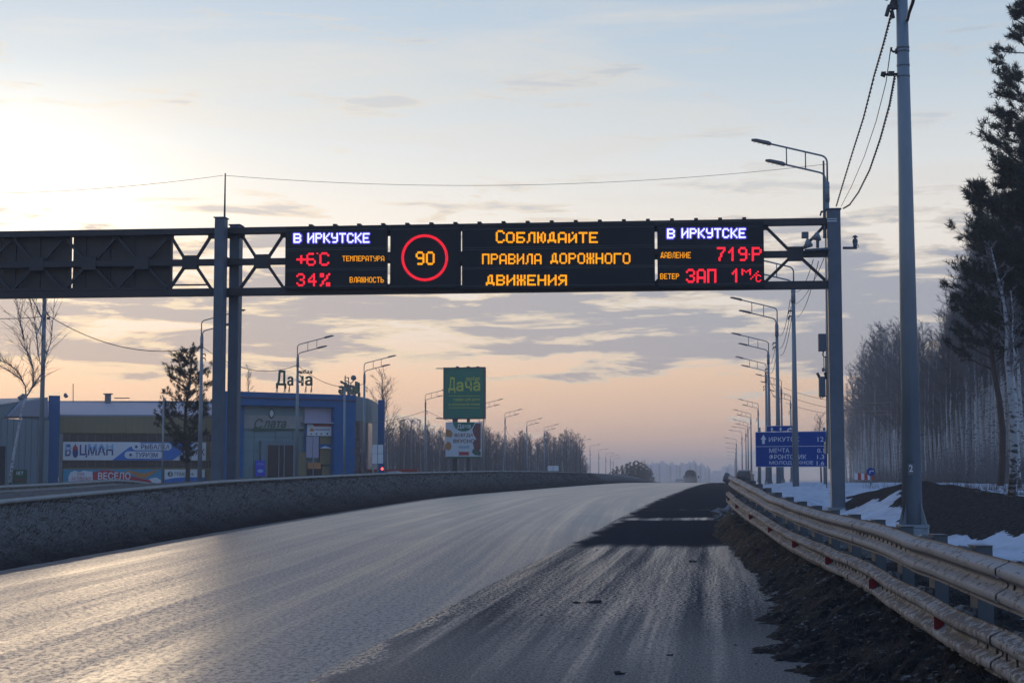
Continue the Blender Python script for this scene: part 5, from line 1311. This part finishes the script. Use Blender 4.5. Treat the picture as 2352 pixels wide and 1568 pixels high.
# ------------------------------------------------------------------ vehicles on the road
def van():
    Yv = 262; c = at(1586.5, 1095, Yv); zb = at(1586, 1080, Yv).z - 2.55
    t = thing('minibus', 'brown grey high roof minibus driving away in its own spray', 'van', (c.x, Yv, zb))
    yaw = R(-8); Rm = Matrix.Rotation(yaw, 3, 'Z'); o = Vector((c.x, Yv, zb))
    P = lambda x, y, z: o + Rm @ Vector((x, y, z))
    # body from stacked cross sections
    sec = [(.35, .98), (.6, 1.03), (1.2, 1.02), (1.75, .94), (2.15, .84), (2.42, .68), (2.53, .45)]
    mb = MB(); n = 2 * len(sec)
    for y, k in ((-2.6, .97), (-2.45, 1.0), (1.6, 1.0), (2.3, .93), (2.9, .9)):
        for sx in (-1, 1):
            for z, w in (sec if sx < 0 else sec[::-1]):
                zz_ = z if y < 1.7 else (min(z, 2.2) if y < 2.5 else min(z, 1.15))
                mb.v.append(tuple(P(sx * w * k, y, zz_)))
    for r_ in range(4):
        for k in range(n): a = r_ * n + k; b = r_ * n + (k + 1) % n; mb.f.append((a, b, b + n, a + n))
    mb.f.append(tuple(range(n))[::-1]); mb.f.append(tuple(range(4 * n, 5 * n)))
    obj('body', mb, M['van_paint'], t, False)
    for sx in (-1, 1):
        obj('rear_window', MB().box(P(sx * .40, -2.62, 1.72), (.62, .03, .62), yaw), M['darkglass'], t)
        obj('tail_light', MB().box(P(sx * .93, -2.6, 1.0), (.12, .1, .16), yaw), M['red_lamp'], t)
        obj('mirror', MB().box(P(sx * 1.22, 1.7, 1.5), (.2, .12, .38), yaw), M['tyre'], t)
        for yy in (-1.7, 1.8): obj('wheel', MB().tube([P(sx * .8, yy, .36), P(sx * 1.02, yy, .36)], .36, 14), M['tyre'], t)
    obj('door_seam', MB().box(P(0, -2.62, 1.3), (.02, .03, 1.7), yaw), M['tyre'], t); obj('bumper', MB().box(P(0, -2.66, .5), (1.9, .15, .22), yaw), M['tyre'], t)
    obj('roof_rack', MB().box(P(0, -1.9, 2.56), (.9, .8, .1), yaw), M['van_paint'], t)
    return t
van()
c = at(1562, 1098, 300); cz = c.z - 1.45; cc = thing('car', 'small pale car ahead of the minibus on its left', 'car', (c.x, 300, cz)); car_body(cc, (c.x, 300, cz), R(-8), 4.2, 1.75, 1.45, 'silver_paint', 'darkglass')
c = at(1712, 1111, 205); cz = c.z + .02; sv = thing('parked_suv', 'dark red estate car with pale snowy roof parked beyond the guard rail', 'car', (c.x, 205, cz)); car_body(sv, (c.x, 205, cz), R(-14), 4.5, 1.78, 1.72, 'suv_paint', 'darkglass', boot=.35)
pr = Vector((c.x, 205, cz)); Rm = Matrix.Rotation(R(-14), 3, 'Z'); obj('roof_snow', MB().box(pr + Rm @ Vector((0, -.2, 1.74)), (1.15, 2.2, .05), R(-14)), M['snow'], sv)
c = at(1670, 1098, 46); lmp = MB().blob(c, .13, random.Random(3), (.9, 1, 1.15), 14, 9, .2); o = obj('mud_lump', lmp, M['dirty_snow'], None, True, loc=c - Vector((0, 0, .13))); tag(o, 'round snow capped mud lump caked on the far end of the right guard rail', 'snow lump')

# far conifers, city
def city(px0, px1, ytop, label, Y=1500, steps=None):
    a = at(px0, ytop, Y); b = at(px1, ytop, Y); w = b.x - a.x
    t = thing('apartment_block', label, 'building', ((a.x + b.x) / 2, Y, -5), 'hazy apartment blocks on the horizon')
    obj('tower', MB().box(((a.x + b.x) / 2, Y + 10, (a.z - 5) / 2), (w, 20, a.z + 5)), M['city'], t)
    obj('roof_house', MB().box(((a.x + b.x) / 2 + w * .15, Y + 8, a.z + 1.0), (w * .3, 6, 2.2)), M['city'], t)
    for k in range(int(max(1, w // 6))): obj('stair_bay', MB().box((a.x + 3 + k * 6, Y - .6, (a.z - 5) / 2 - .5), (2, 1, a.z + 3)), M['roof_snow'], t)
for i, (x0, x1, yt) in enumerate(((1488, 1506, 1066), (1507, 1531, 1063), (1532, 1552, 1066), (1554, 1576, 1067), (1577, 1590, 1064), (1590, 1600, 1061), (1601, 1619, 1068), (1621, 1632, 1074), (1664, 1686, 1071), (1688, 1700, 1076))):
    city(x0, x1, yt, 'pale hazy apartment block on the far horizon, ' + ORD[i] + ' from the left')
# low far town strip
mb = MB(); rr = random.Random(8)
for k in range(60):
    px = 1420 + k * 6; h = rr.uniform(1, 5); a = at(px, 1095, 1600); mb.box((a.x, 1600 + rr.uniform(-60, 60), -5 + h / 2 + 4), (rr.uniform(5, 10), 10, h + 8))
tag(obj('distant_town', mb, M['city'], None, kind='stuff'), 'faint low strip of far town roofs along the horizon', 'town')

# ------------------------------------------------------------------ trees
def bare_tree(seed, H, r0, spread=.30, start=.35, nb=34, sub=6, tw=4, lean=0.0, multi=1, droop=.0, nseg=3):
    rg = random.Random(seed); tr_ = MB(); cr = MB()
    def rnd(a): return rg.uniform(-a, a)
    for m_ in range(multi):
        base = Vector((rnd(.3) if multi > 1 else 0, rnd(.3) if multi > 1 else 0, 0)); tip = Vector((lean + (rnd(H * .22) if multi > 1 else rnd(.5)), rnd(.6), H * (1 if m_ == 0 else rg.uniform(.75, .95))))
        bow = Vector((rnd(.35), rnd(.35), 0)); n = 9
        T = [base.lerp(tip, k / n) + bow * math.sin(k / n * math.pi) + Vector((rnd(.06), rnd(.06), 0)) * (k > 0) for k in range(n + 1)]
        rad = [r0 * (1 - k / n) ** .8 + .012 for k in range(n + 1)]; tr_.tube(T, rad, 8)
        for b in range(nb // multi):
            t_ = start + (1 - start) * (b + rg.random()) / (nb // multi); f = t_ * n; i = min(int(f), n - 1); p = T[i].lerp(T[i + 1], f - i)
            az = rg.uniform(0, 2 * math.pi); el = R(rg.uniform(28, 62)); L = H * spread * (1.15 - t_) ** .75 * rg.uniform(.6, 1.15)
            d = Vector((math.cos(az) * math.cos(el), math.sin(az) * math.cos(el), math.sin(el)))
            pts = [p]; dd = d.copy()
            for k in range(4):
                dd = (dd + Vector((rnd(.22), rnd(.22), .10 - droop * k * .14))).normalized(); pts.append(pts[-1] + dd * L / 4)
            rb = min(rad[i] * .55, .02 + L * .012); cr.tube(pts, [rb, rb * .75, rb * .55, rb * .35, .006], 4, False)
            for s_ in range(sub):
                q = rg.uniform(.2, 1) * 4; j = min(int(q), 3); pp = pts[j].lerp(pts[j + 1], q - j); d2 = ((pts[j + 1] - pts[j]).normalized() + Vector((rnd(.8), rnd(.8), rnd(.5) + .15))).normalized(); l2 = L * rg.uniform(.25, .5)
                e1 = pp + d2 * l2 * .5 + Vector((rnd(.06), rnd(.06), 0)); e2 = e1 + (d2 + Vector((rnd(.3), rnd(.3), .15 - droop * .7))).normalized() * l2 * .5
                cr.tube([pp, e1, e2], [.014, .010, .005], 3, False)
                for w in range(tw):
                    q2 = rg.random(); p3 = pp.lerp(e1, q2 * 2) if q2 < .5 else e1.lerp(e2, q2 * 2 - 1); d3 = (d2 + Vector((rnd(1.0), rnd(1.0), rnd(.6) - droop * .9))).normalized(); l3 = l2 * rg.uniform(.3, .7)
                    cr.tube([p3, p3 + d3 * l3 * .5, p3 + (d3 + Vector((rnd(.3), rnd(.3), .1 - droop * .7))) * l3 * .95], [.008, .006, .004], 3, False)
    return tr_, cr
def tree_proto(name, label, cat, tr_, cr, mt, mc, group):
    t = thing(name, label, cat, (0, 0, 0), group); obj('trunk', tr_, M[mt], t, True); obj('crown', cr, M[mc], t); return t
GF = 'pale bare birches of the dense wood right of the road'; LF = 'bare birch with pale trunk standing in the dense wood right of the road'
birch = [tree_proto('birch_tree', LF, 'tree', *bare_tree(20 + i, 15, .115, .23, .42, 42, 6, 4, droop=.22), 'birch', 'twig', GF) for i in range(6)]
rngt = random.Random(77)
usedp = set()
def plant(protos, X, Y, sc, label=None, group=None, zoff=0, rot=None):
    i = rngt.randrange(len(protos)); pr_ = protos[i]; loc = (X, Y, ground_z(X, Y) - .1 + zoff); rz = rngt.uniform(0, 6.28) if rot is None else rot
    if id(pr_) not in usedp:
        usedp.add(id(pr_)); pr_.location = loc; pr_.rotation_euler = (0, 0, rz); pr_.scale = (sc,) * 3
        if label: pr_['label'] = label
        if group: pr_['group'] = group
        return pr_
    return copy_tree(pr_, loc, rz, label, group, sc)
# wood edge: pixel column -> distance of its front edge
WE = [(1935, 330), (1960, 270), (2000, 190), (2060, 140), (2130, 110), (2200, 92), (2260, 84), (2352, 84), (2500, 80)]
cnt = 0
for layer, (n, d0, d1) in enumerate(((70, 0, 10), (90, 10, 28), (100, 28, 60))):
    for k in range(n):
        px = 1938 + (2420 - 1938) * ((k + rngt.random()) / n) ** .9
        Yt = interp(WE, px) * (1.0) + rngt.uniform(d0, d1); X_ = at(px, 1000, Yt).x
        # height so that the canopy follows the outline seen in the picture
        ytop = interp([(1935, 950), (1955, 900), (1990, 800), (2030, 765), (2100, 770), (2160, 800), (2220, 620), (2300, 500), (2420, 420)], px) + rngt.uniform(-30, 95)
        htop = (1095 - ytop) / F * Yt + EYE - ground_z(X_, Yt); sc = max(.5, min(1.5, htop / 15.0))
        plant(birch, X_, Yt, sc); cnt += 1
# deeper wood as one mass
mb = MB(); rg = random.Random(4)
for k in range(520):
    px = rg.uniform(1950, 2440); Yt = interp(WE, px) + rg.uniform(45, 120); X_ = at(px, 1000, Yt).x; z0 = ground_z(X_, Yt) - .2; h = (1095 - interp([(1935, 960), (1990, 860), (2030, 830), (2160, 840), (2300, 640), (2420, 600)], px)) / F * Yt * rg.uniform(.8, 1.0)
    r_ = rg.uniform(.05, .12); mb.tube([(X_, Yt, z0), (X_ + rg.uniform(-.4, .4), Yt, z0 + h)], [r_, .02], 4, False)
    for q in range(26):
        zz_ = z0 + h * rg.uniform(.12, 1); a = rg.uniform(0, 6.28); L = rg.uniform(.5, 2.2); p = Vector((X_, Yt, zz_)); e = p + Vector((math.cos(a), math.sin(a), rg.uniform(.3, 1.2))) * L
        mb.tube([p, e], [.02, .006], 3, False)
        for w in range(3):
            s_ = p.lerp(e, rg.uniform(.3, 1)); mb.tube([s_, s_ + Vector((rg.uniform(-1, 1), rg.uniform(-1, 1), rg.uniform(-.2, 1))) * .7], [.012, .005], 3, False)
tag(obj('deep_wood', mb, M['twig_far'], None, kind='stuff'), 'grey brown mass of trunks and twigs filling the depth of the wood', 'wood')
# undergrowth bushes at the wood edge
mb = MB()
for k in range(900):
    px = rg.uniform(1940, 2420); Yt = interp(WE, px) + rg.uniform(-6, 20); X_ = at(px, 1000, Yt).x; z0 = ground_z(X_, Yt) - .1
    for w in range(5):
        L = rg.uniform(.4, 2.4); mb.tube([(X_, Yt, z0), (X_ + rg.uniform(-.5, .5), Yt + rg.uniform(-.5, .5), z0 + L)], [.014, .005], 3, False)
tag(obj('undergrowth', mb, M['twig'], None, kind='stuff'), 'thin brown undergrowth at the foot of the wood', 'undergrowth')
# single near birches at the right edge
for px, Yb, H, r0, seed, lab in ((2318, 37, 5.8, .085, 91, 'spotted pale birch trunk nearest the camera at the right edge'), (2338, 60, 7.5, .07, 92, 'thin pale birch close behind the nearest birch at the right edge'),
                                 (2250, 92, 16, .09, 93, 'tall thin birch whose bare crown shows left of the big pine')):
    X_ = at(px, 1000, Yb).x; t = tree_proto('birch_tree', lab, 'tree', *bare_tree(seed, H, r0, .16, .55, 20, 5, 4, droop=.2), 'birch', 'twig', None); t.location = (X_, Yb, ground_z(X_, Yb) - .1)

# bare trees on the left
GL = 'bare hazy trees in the wood behind the left lamps'
ltree = [tree_proto('bare_tree', 'bare grey brown tree in the hazy wood on the left', 'tree', *bare_tree(50 + i, 11, .13, .27, .22, 42, 7, 5), 'bark_dark' if i % 2 else 'birch', 'twig_far', GL) for i in range(5)]
LT = [(885, 972), (930, 962), (985, 972), (1020, 975), (1060, 985), (1110, 968), (1135, 990), (1170, 1003), (1195, 985), (1230, 1000), (1260, 990), (1290, 985), (1320, 996), (1342, 1035), (1360, 1060)]
for k in range(150):
    px = 884 + 462 * (k + rngt.random()) / 150; Yt = interp([(880, 215), (1100, 250), (1350, 310)], px) + rngt.uniform(0, 55); X_ = at(px, 1000, Yt).x
    yt = interp(LT, px) + rngt.uniform(0, 30); htop = (1095 - yt) / F * Yt + EYE - (ground_z(X_, Yt)); plant(ltree, X_, Yt, max(.35, htop / 11.0))
mb = MB()
for k in range(700):
    px = rg.uniform(884, 1345); Yt = interp([(880, 250), (1350, 340)], px) + rg.uniform(0, 60); X_ = at(px, 1000, Yt).x; z0 = ground_z(X_, Yt); h = ((1095 - interp(LT, px) - 35) / F * Yt) * rg.uniform(.4, 1)
    if h < 1: h = 1
    mb.tube([(X_, Yt, z0), (X_, Yt, z0 + h)], [.09, .03], 3, False)
    for q in range(22):
        zz_ = z0 + h * rg.uniform(.1, 1); a = rg.uniform(0, 6.28); L = rg.uniform(.4, 1.9); p = Vector((X_, Yt, zz_)); mb.tube([p, p + Vector((math.cos(a), math.sin(a), rg.uniform(.2, 1.1))) * L], [.035, .012], 3, False)
tag(obj('deep_wood', mb, M['twig_far'], None, kind='stuff'), 'dim mass of far bare trees behind the left lamp row', 'wood')
def single(px, Yb, ytop, seed, lab, spread=.3, start=.3, nb=40, r0=.14, mt='bark_dark', multi=1, lean=0.0, tw=4, mc='twig'):
    X_ = at(px, 1000, Yb).x; g = ground_z(X_, Yb); H = (1095 - ytop) / F * Yb + EYE - g
    t = tree_proto('bare_tree', lab, 'tree', *bare_tree(seed, H, r0, spread, start, nb, 6, tw, lean, multi), mt, mc, None); t.location = (X_, Yb, g - .1); return t
single(876, 165, 858, 61, 'bare spreading tree rising behind the blue corner tower', .34, .35, 46)
single(560, 168, 848, 62, 'thin bare tree behind the supermarket roof just right of the gantry columns', .2, .4, 26, .08)
single(820, 112, 985, 63, 'thin bare sapling in front of the curved grey wall', .25, .2, 22, .05)
single(1885, 240, 955, 64, 'small bare tree just left of the gantry column behind the sign', .34, .3, 40)
single(1475 + 5, 520, 1058, 65, 'faint bare tree right of the dark far conifers', .35, .3, 36)
for px, w_ in ((1300, 'leftmost of three taller bare trees at the right end of the left wood'), (1318, 'middle of three taller bare trees at the right end of the left wood'), (1335, 'last taller bare tree at the right end of the left wood')): single(px, 300, 988 + (px - 1300) * .5, 66 + px, w_, .25, .2, 40, .14)
# crooked birch in front of the warehouse: hand placed trunk and limbs
rg2 = random.Random(12); tm = MB(); tc_ = MB(); Yb = 80
g = ground_z(at(22, 1100, Yb).x, Yb)
trunk = [(22, 1112), (27, 1075), (33, 1035), (40, 1000), (46, 965), (52, 935), (60, 912)]
tm.tube([at(x, y, Yb) for x, y in trunk], [.075, .072, .07, .066, .062, .06, .055], 8)
limbs = [[(60, 912), (74, 890), (86, 872), (98, 853), (108, 812), (118, 780), (121, 740), (125, 690), (128, 655)], [(60, 912), (58, 885), (48, 870), (30, 858), (10, 846), (-20, 832), (-50, 820)], [(66, 902), (78, 880), (76, 850), (64, 815), (54, 770), (46, 735), (40, 700), (34, 650)],
         [(76, 850), (70, 820), (58, 800), (50, 760), (40, 720)], [(98, 853), (88, 815), (84, 770), (80, 735), (72, 700), (62, 665)], [(84, 770), (98, 735), (84, 705), (70, 680)], [(56, 884), (46, 862), (34, 846), (18, 835), (0, 828)], [(108, 812), (98, 792), (92, 750), (100, 710), (104, 670)]]
for L_ in limbs:
    P = [at(x, y, Yb + rg2.uniform(-.6, .6)) for x, y in L_]; n = len(P); tm.tube(P, [.045 * (1 - k / n) * .7 + .008 for k in range(n)], 5, False)
    for k in range(1, n):
        for s_ in range(6):
            p = P[k - 1].lerp(P[k], rg2.random()); d = ((P[k] - P[k - 1]).normalized() + Vector((rg2.uniform(-.8, .8), rg2.uniform(-.8, .8), rg2.uniform(-.1, .7)))).normalized(); l_ = rg2.uniform(.35, 1.2)
            e1 = p + d * l_ * .5; e2 = e1 + (d + Vector((rg2.uniform(-.3, .3), 0, rg2.uniform(-.3, .3)))) * l_ * .5; tc_.tube([p, e1, e2], [.013, .009, .005], 3, False)
            for w in range(3):
                q = e1.lerp(e2, rg2.random()); tc_.tube([q, q + (d + Vector((rg2.uniform(-.8, .8), rg2.uniform(-.5, .5), rg2.uniform(-.6, .6)))) * l_ * .4], [.007, .004], 3, False)
cb = thing('birch_tree', 'crooked leaning birch with spotted trunk and forked limbs before the grey warehouse', 'tree', (at(22, 1112, Yb).x, Yb, g)); obj('trunk', tm, M['birch'], cb, True); obj('crown', tc_, M['bark_dark'], cb)

# pines
def pine(seed, H, crown, tufts_per, r0=.2, lean=0.0, needle=.16, dens=1.0, bare=.3, mtl='pine'):
    """crown: list of (height fraction, radius); returns trunk, limbs, needles"""
    rg = random.Random(seed); tr_ = MB(); li = MB(); nd = MB(); n = 10
    T = [Vector((lean * (k / n) ** 1.5 + .15 * math.sin(k * .9), .1 * math.cos(k * 1.3), H * k / n)) for k in range(n + 1)]
    tr_.tube(T, [r0 * (1 - k / n) ** .7 + .02 for k in range(n + 1)], 9)
    def tuft(c, d, s_):
        for q in range(int(16 * dens)):
            v = (d * .5 + Vector((rg.gauss(0, 1), rg.gauss(0, 1), rg.gauss(.2, 1))).normalized()).normalized(); L = s_ * rg.uniform(.7, 1.25)
            side = v.cross(Vector((rg.uniform(-1, 1), rg.uniform(-1, 1), rg.uniform(-1, 1)))).normalized() * (.075 * s_)
            i = len(nd.v); a = c + d * rg.uniform(-.5, .5) * s_
            nd.v += [tuple(a - side), tuple(a + side), tuple(a + v * L)]; nd.f.append((i, i + 1, i + 2))
    nb = int(H * 7.0 * (1 - bare) * dens)
    for b in range(nb):
        t_ = bare + (1 - bare) * (b + rg.random()) / nb; Rr = interp(crown, t_) * rg.uniform(.55, 1.12)
        f = t_ * n; i = min(int(f), n - 1); p = T[i].lerp(T[i + 1], f - i); az = rg.uniform(0, 6.283); el = R(rg.uniform(-4, 30) + t_ * 18)
        d = Vector((math.cos(az) * math.cos(el), math.sin(az) * math.cos(el), math.sin(el))); pts = [p]
        for k in range(4):
            d = (d + Vector((rg.uniform(-.15, .15), rg.uniform(-.15, .15), rg.uniform(-.05, .14)))).normalized(); pts.append(pts[-1] + d * Rr / 4)
        li.tube(pts, [.018 + Rr * .014, .015 + Rr * .010, .012 + Rr * .007, .014, .007], 5, False)
        ns = max(3, int(Rr * 4.8))
        for s_ in range(ns):
            q = rg.uniform(.30, 1) * 4; j = min(int(q), 3); pp = pts[j].lerp(pts[j + 1], q - j); dd = ((pts[j + 1] - pts[j]).normalized() + Vector((rg.uniform(-.9, .9), rg.uniform(-.9, .9), rg.uniform(-.15, .7)))).normalized(); l2 = Rr * rg.uniform(.14, .34) + .15
            e = pp + dd * l2
            li.tube([pp, e], [.011, .005], 3, False)
            for w in range(tufts_per):
                c = pp.lerp(e, rg.uniform(.35, 1.05)) + Vector((rg.uniform(-.12, .12), rg.uniform(-.12, .12), rg.uniform(-.05, .12))); tuft(c, dd, needle)
    return tr_, li, nd
def put_pine(name, label, args, loc, mt='pine', group=None):
    t = thing(name, label, 'tree', loc, group); a, b, c_ = args
    for nm, mbb, mm, sm_ in (('trunk', a, M['bark_dark'], True), ('limbs', b, M['bark_dark'], False), ('needles', c_, M[mt], False)):
        o = obj(nm, mbb.mesh(nm, (0, 0, 0), sm_), mm, t); o.location = (0, 0, 0)
    return t
def pb(px, Y): X_ = at(px, 1000, Y).x; return (X_, Y, ground_z(X_, Y) - .15)
put_pine('pine_tree', 'big dark pine with bare lower trunk and wide limbs at the right side', pine(3, 13.2, [(.3, 1.2), (.40, 2.9), (.48, 1.8), (.58, 2.9), (.66, 2.0), (.76, 2.2), (.88, 1.2), (1, .4)], 3, .14, -.4, .24, 1.0, .40), pb(2296, 72))
put_pine('pine_tree', 'tallest dark pine cut by the right edge of the picture', pine(7, 23.5, [(.28, 1.6), (.32, 3.9), (.38, 2.2), (.43, 3.9), (.5, 2.6), (.56, 2.3), (.64, 2.5), (.72, 1.7), (.80, 1.9), (.9, .9), (1, .4)], 4, .22, -.5, .25, 1.0, .30), pb(2398, 74))
put_pine('pine_tree', 'second dark pine crown filling the right edge below the tallest one', pine(9, 15, [(.3, 1.8), (.45, 3.0), (.55, 2.0), (.7, 2.7), (.9, 1.3), (1, .4)], 5, .2, .3, .30, 1.2, .38), pb(2372, 66))
X_, Y_, g = pb(428, 105); put_pine('pine_tree', 'single orange lit pine left of the gantry columns before the banners', pine(15, at(428, 812, 105).z - g, [(.24, .9), (.34, 1.9), (.5, 2.1), (.62, 1.9), (.78, 1.7), (.9, 1.3), (1, .7)], 4, .15, .1, .18, 1.25, .22), (X_, Y_, g))
fp = pine(21, 9, [(.05, 2.3), (.3, 2.1), (.6, 1.5), (.85, .8), (1, .2)], 3, .15, 0, .27, 1.0, .04); fpo = None
for px, yt, Yq in ((1408, 1078, 380), (1418, 1072, 400), (1428, 1070, 400), (1438, 1066, 410), (1447, 1063, 410), (1457, 1060, 415), (1466, 1060, 420), (1474, 1063, 420), (1482, 1068, 430), (1489, 1074, 440), (1496, 1080, 450), (1400, 1086, 380), (1450, 1072, 395), (1463, 1070, 398), (1476, 1076, 405)):
    X_ = at(px, 1090, Yq).x; g = ground_z(X_, Yq) - .3; s_ = ((1095 - yt) / F * Yq + EYE - g) / 9
    if fpo is None: fpo = put_pine('pine_tree', 'dark conifer in the far clump at the bend of the road', fp, (X_, Yq, g), 'pine_far', 'dark conifers at the far bend'); fpo.scale = (s_,) * 3
    else: copy_tree(fpo, (X_, Yq, g), rngt.uniform(0, 6), None, None, s_)

# ------------------------------------------------------------------ snow lumps, stones, grass
rs_ = random.Random(31)
lumps = [(1668, 1191, .30), (1682, 1190, .18), (1697, 1203, .22), (1712, 1210, .30), (1706, 1222, .18), (1730, 1226, .24), (1742, 1236, .26), (1722, 1240, .16), (1760, 1250, .2), (1652, 1194, .12)]
for k, (px, py, s_) in enumerate(lumps):
    Yq = (EYE - zr(40)) * F / (py - 1095) * .97; c = at(px, py, Yq); c.z = zr(Yq) + s_ * .35
    mb = MB(); s_ *= .75; mb.blob(c, s_, rs_, (1.4, 1.2, .8), 16, 10, .9); 
    for q in range(4): mb.blob(c + Vector((rs_.uniform(-1, 1) * s_ * 1.4, rs_.uniform(-1, 1) * s_, -s_ * .1)), s_ * rs_.uniform(.25, .5), rs_, (1.3, 1, .8), 9, 6, .5)
    o = obj('snow_lump', mb, M['dirty_snow'], None, True, loc=(c.x, c.y, zr(Yq))); tag(o, 'dirty lump of ploughed snow at the foot of the guard rail, ' + ORD[k] + ' counted from far', 'snow lump', 'ploughed snow lumps by the guard rail')
mb = MB()
for k in range(170):
    Yq = rs_.uniform(9, 60); X_ = rs_.uniform(XR(Yq) + .4, RL(Yq) - .6); s_ = rs_.uniform(.006, .016)
    mb.blob((X_, Yq, zr(Yq) + s_ * .5), s_, rs_, (1.4, 1, .6), 5, 3, .5)
tag(obj('gravel', mb, M['soil'], None, kind='stuff'), 'scattered dark grit on the shoulder', 'gravel')
mb = MB(); gg = random.Random(9)
for k in range(2600):
    Yq = 8 + 34 * gg.random() ** 1.3; d = gg.uniform(-1.3, .5) * (1 if Yq < 20 else .6); X_ = RL(Yq) + d; s_ = gg.uniform(.005, .022)
    mb.blob((X_, Yq, verge_z(X_, Yq) + s_ * .2), s_, gg, (1.3, 1, .7), 5, 3, .6)
tag(obj('gravel', mb, M['straw0'], None, kind='stuff'), 'grey stones and clods in the muddy verge below the guard rail', 'gravel')
mb = MB()
for k in range(5000):
    Yq = 8 + 36 * gg.random() ** 1.3; X_ = RL(Yq) + gg.uniform(-.7, .8) * (1 if Yq < 20 else .6); z0 = verge_z(X_, Yq) - .01; h = gg.uniform(.03, .14); w = .003; i = len(mb.v)
    mb.v += [(X_ - w, Yq, z0), (X_ + w, Yq, z0), (X_ + gg.uniform(-.8, .8) * h, Yq + gg.uniform(-.5, .5) * h, z0 + h * .7)]; mb.f.append((i, i + 1, i + 2))
tag(obj('dry_grass', mb, M['straw0'], None, kind='stuff'), 'sparse dead grass poking out of the mud under the guard rail', 'grass')
def debris(px, py, s_, lab, sq=(1.6, 1, .5)):
    Yq = (EYE - .15) * F / (py - 1095); Yq = (EYE - zr(Yq)) * F / (py - 1095); c = at(px, py, Yq); c.z = zr(Yq) + s_ * .3
    o = obj('debris', MB().blob(c, s_, rs_, sq, 9, 6, .6), M['soil'], None, True, loc=(c.x, c.y, zr(Yq))); tag(o, lab, 'debris')
debris(1366, 1381, .045, 'dark twisted scrap lying on the wet shoulder', (2.2, .8, .4)); debris(1325, 1382, .028, 'small dark scrap left of the twisted one', (2, .8, .5)); debris(1424, 1542, .03, 'dark stone on the shoulder near the bottom edge'); debris(1540, 1500, .022, 'small dark stone right of the bottom one'); debris(1590, 1288, .04, 'dark stone at the far part of the wet shoulder')
# dry stubble on the bank
mb = MB(); gg = random.Random(2)
for k in range(36000):
    Yq = 19 + 150 * gg.random() ** 1.9; e = gg.uniform(.5, 3.0); X_ = XL(Yq) - e; z0 = ground_z(X_, Yq) - .01; h = gg.uniform(.025, .07) * (1 + Yq * .006); w = .004 + Yq * .00022
    a = gg.uniform(0, 3.14); lx = gg.uniform(.2, 1.0) * h * 1.3; i = len(mb.v)
    mb.v += [(X_ - w * math.cos(a), Yq - w * math.sin(a), z0), (X_ + w * math.cos(a), Yq + w * math.sin(a), z0), (X_ + lx, Yq - h * .3, z0 + h)]; mb.f.append((i, i + 1, i + 2))
M['straw'] = mat('dry_grass', (.085, .075, .065), .9, 0, .4, 3)
tag(obj('dry_grass', mb, M['straw'], None, kind='stuff'), 'short flattened dry grass on the dirty bank', 'grass')
mb = MB()
for k in range(9000):
    Yq = 20 + 50 * gg.random(); d = gg.uniform(5.0, 26); X_ = RL(Yq) + d; z0 = ground_z(X_, Yq) - .02; h = gg.uniform(.08, .38); w = .005; i = len(mb.v)
    if fbm(X_, Yq, .35) < -.05: continue
    a = gg.uniform(0, 3.14); mb.v += [(X_ - w, Yq, z0), (X_ + w, Yq, z0), (X_ + gg.uniform(-.1, .1), Yq + gg.uniform(-.1, .1), z0 + h)]; mb.f.append((i, i + 1, i + 2))
M['straw2'] = mat('brown_dry_grass', (.085, .055, .04), .9, 0, .4, 3)
tag(obj('dry_grass', mb, M['straw2'], None, kind='stuff'), 'brown dead grass on the forest floor at the right', 'grass')

# ------------------------------------------------------------------ haze and spray
def volume(name, mb, dens, col, aniso, label=None):
    m = D.materials.new(name); m.use_nodes = True; t = NT(m.node_tree)
    v = t.node('ShaderNodeVolumePrincipled'); v.inputs['Color'].default_value = (*col, 1); v.inputs['Density'].default_value = dens; v.inputs['Anisotropy'].default_value = aniso
    o = t.node('ShaderNodeOutputMaterial'); t.L.new(v.outputs[0], o.inputs['Volume'])
    return obj(name, mb, m, None, kind='stuff')
HZ = MB().box((0, 1570, 12), (3400, 3340, 40))
hz = volume('haze', HZ, .0007, (.86, .88, .95), .35); hz['label'] = 'thin pale evening haze over the whole road'

sy = (EYE, )
vx = at(1580, 1095, 258).x
sprayb = MB().blob((0, 0, 0), 1.0, random.Random(1), (1, 1, 1), 20, 12, .0)
m = D.materials.new('road_spray'); m.use_nodes = True; t = NT(m.node_tree)
ln = t.node('ShaderNodeVectorMath', operation='LENGTH'); t.put(ln, 0, t.node('ShaderNodeTexCoord').outputs['Object'])
v = t.node('ShaderNodeVolumePrincipled'); v.inputs['Color'].default_value = (.94, .92, .92, 1); v.inputs['Anisotropy'].default_value = .3
t.put(v, 'Density', t.math('MULTIPLY', t.math('POWER', t.maprange(ln.outputs['Value'], 0, 1, 1, 0, False), 1.6), .09))
o_ = t.node('ShaderNodeOutputMaterial'); t.L.new(v.outputs[0], o_.inputs['Volume'])
o = obj('road_spray', sprayb, m, None, kind='stuff'); o.location = (vx - 1.2, 257, zr(257) + .6); o.scale = (6.0, 12, 1.7); o['label'] = 'pale road spray hanging round the minibus'
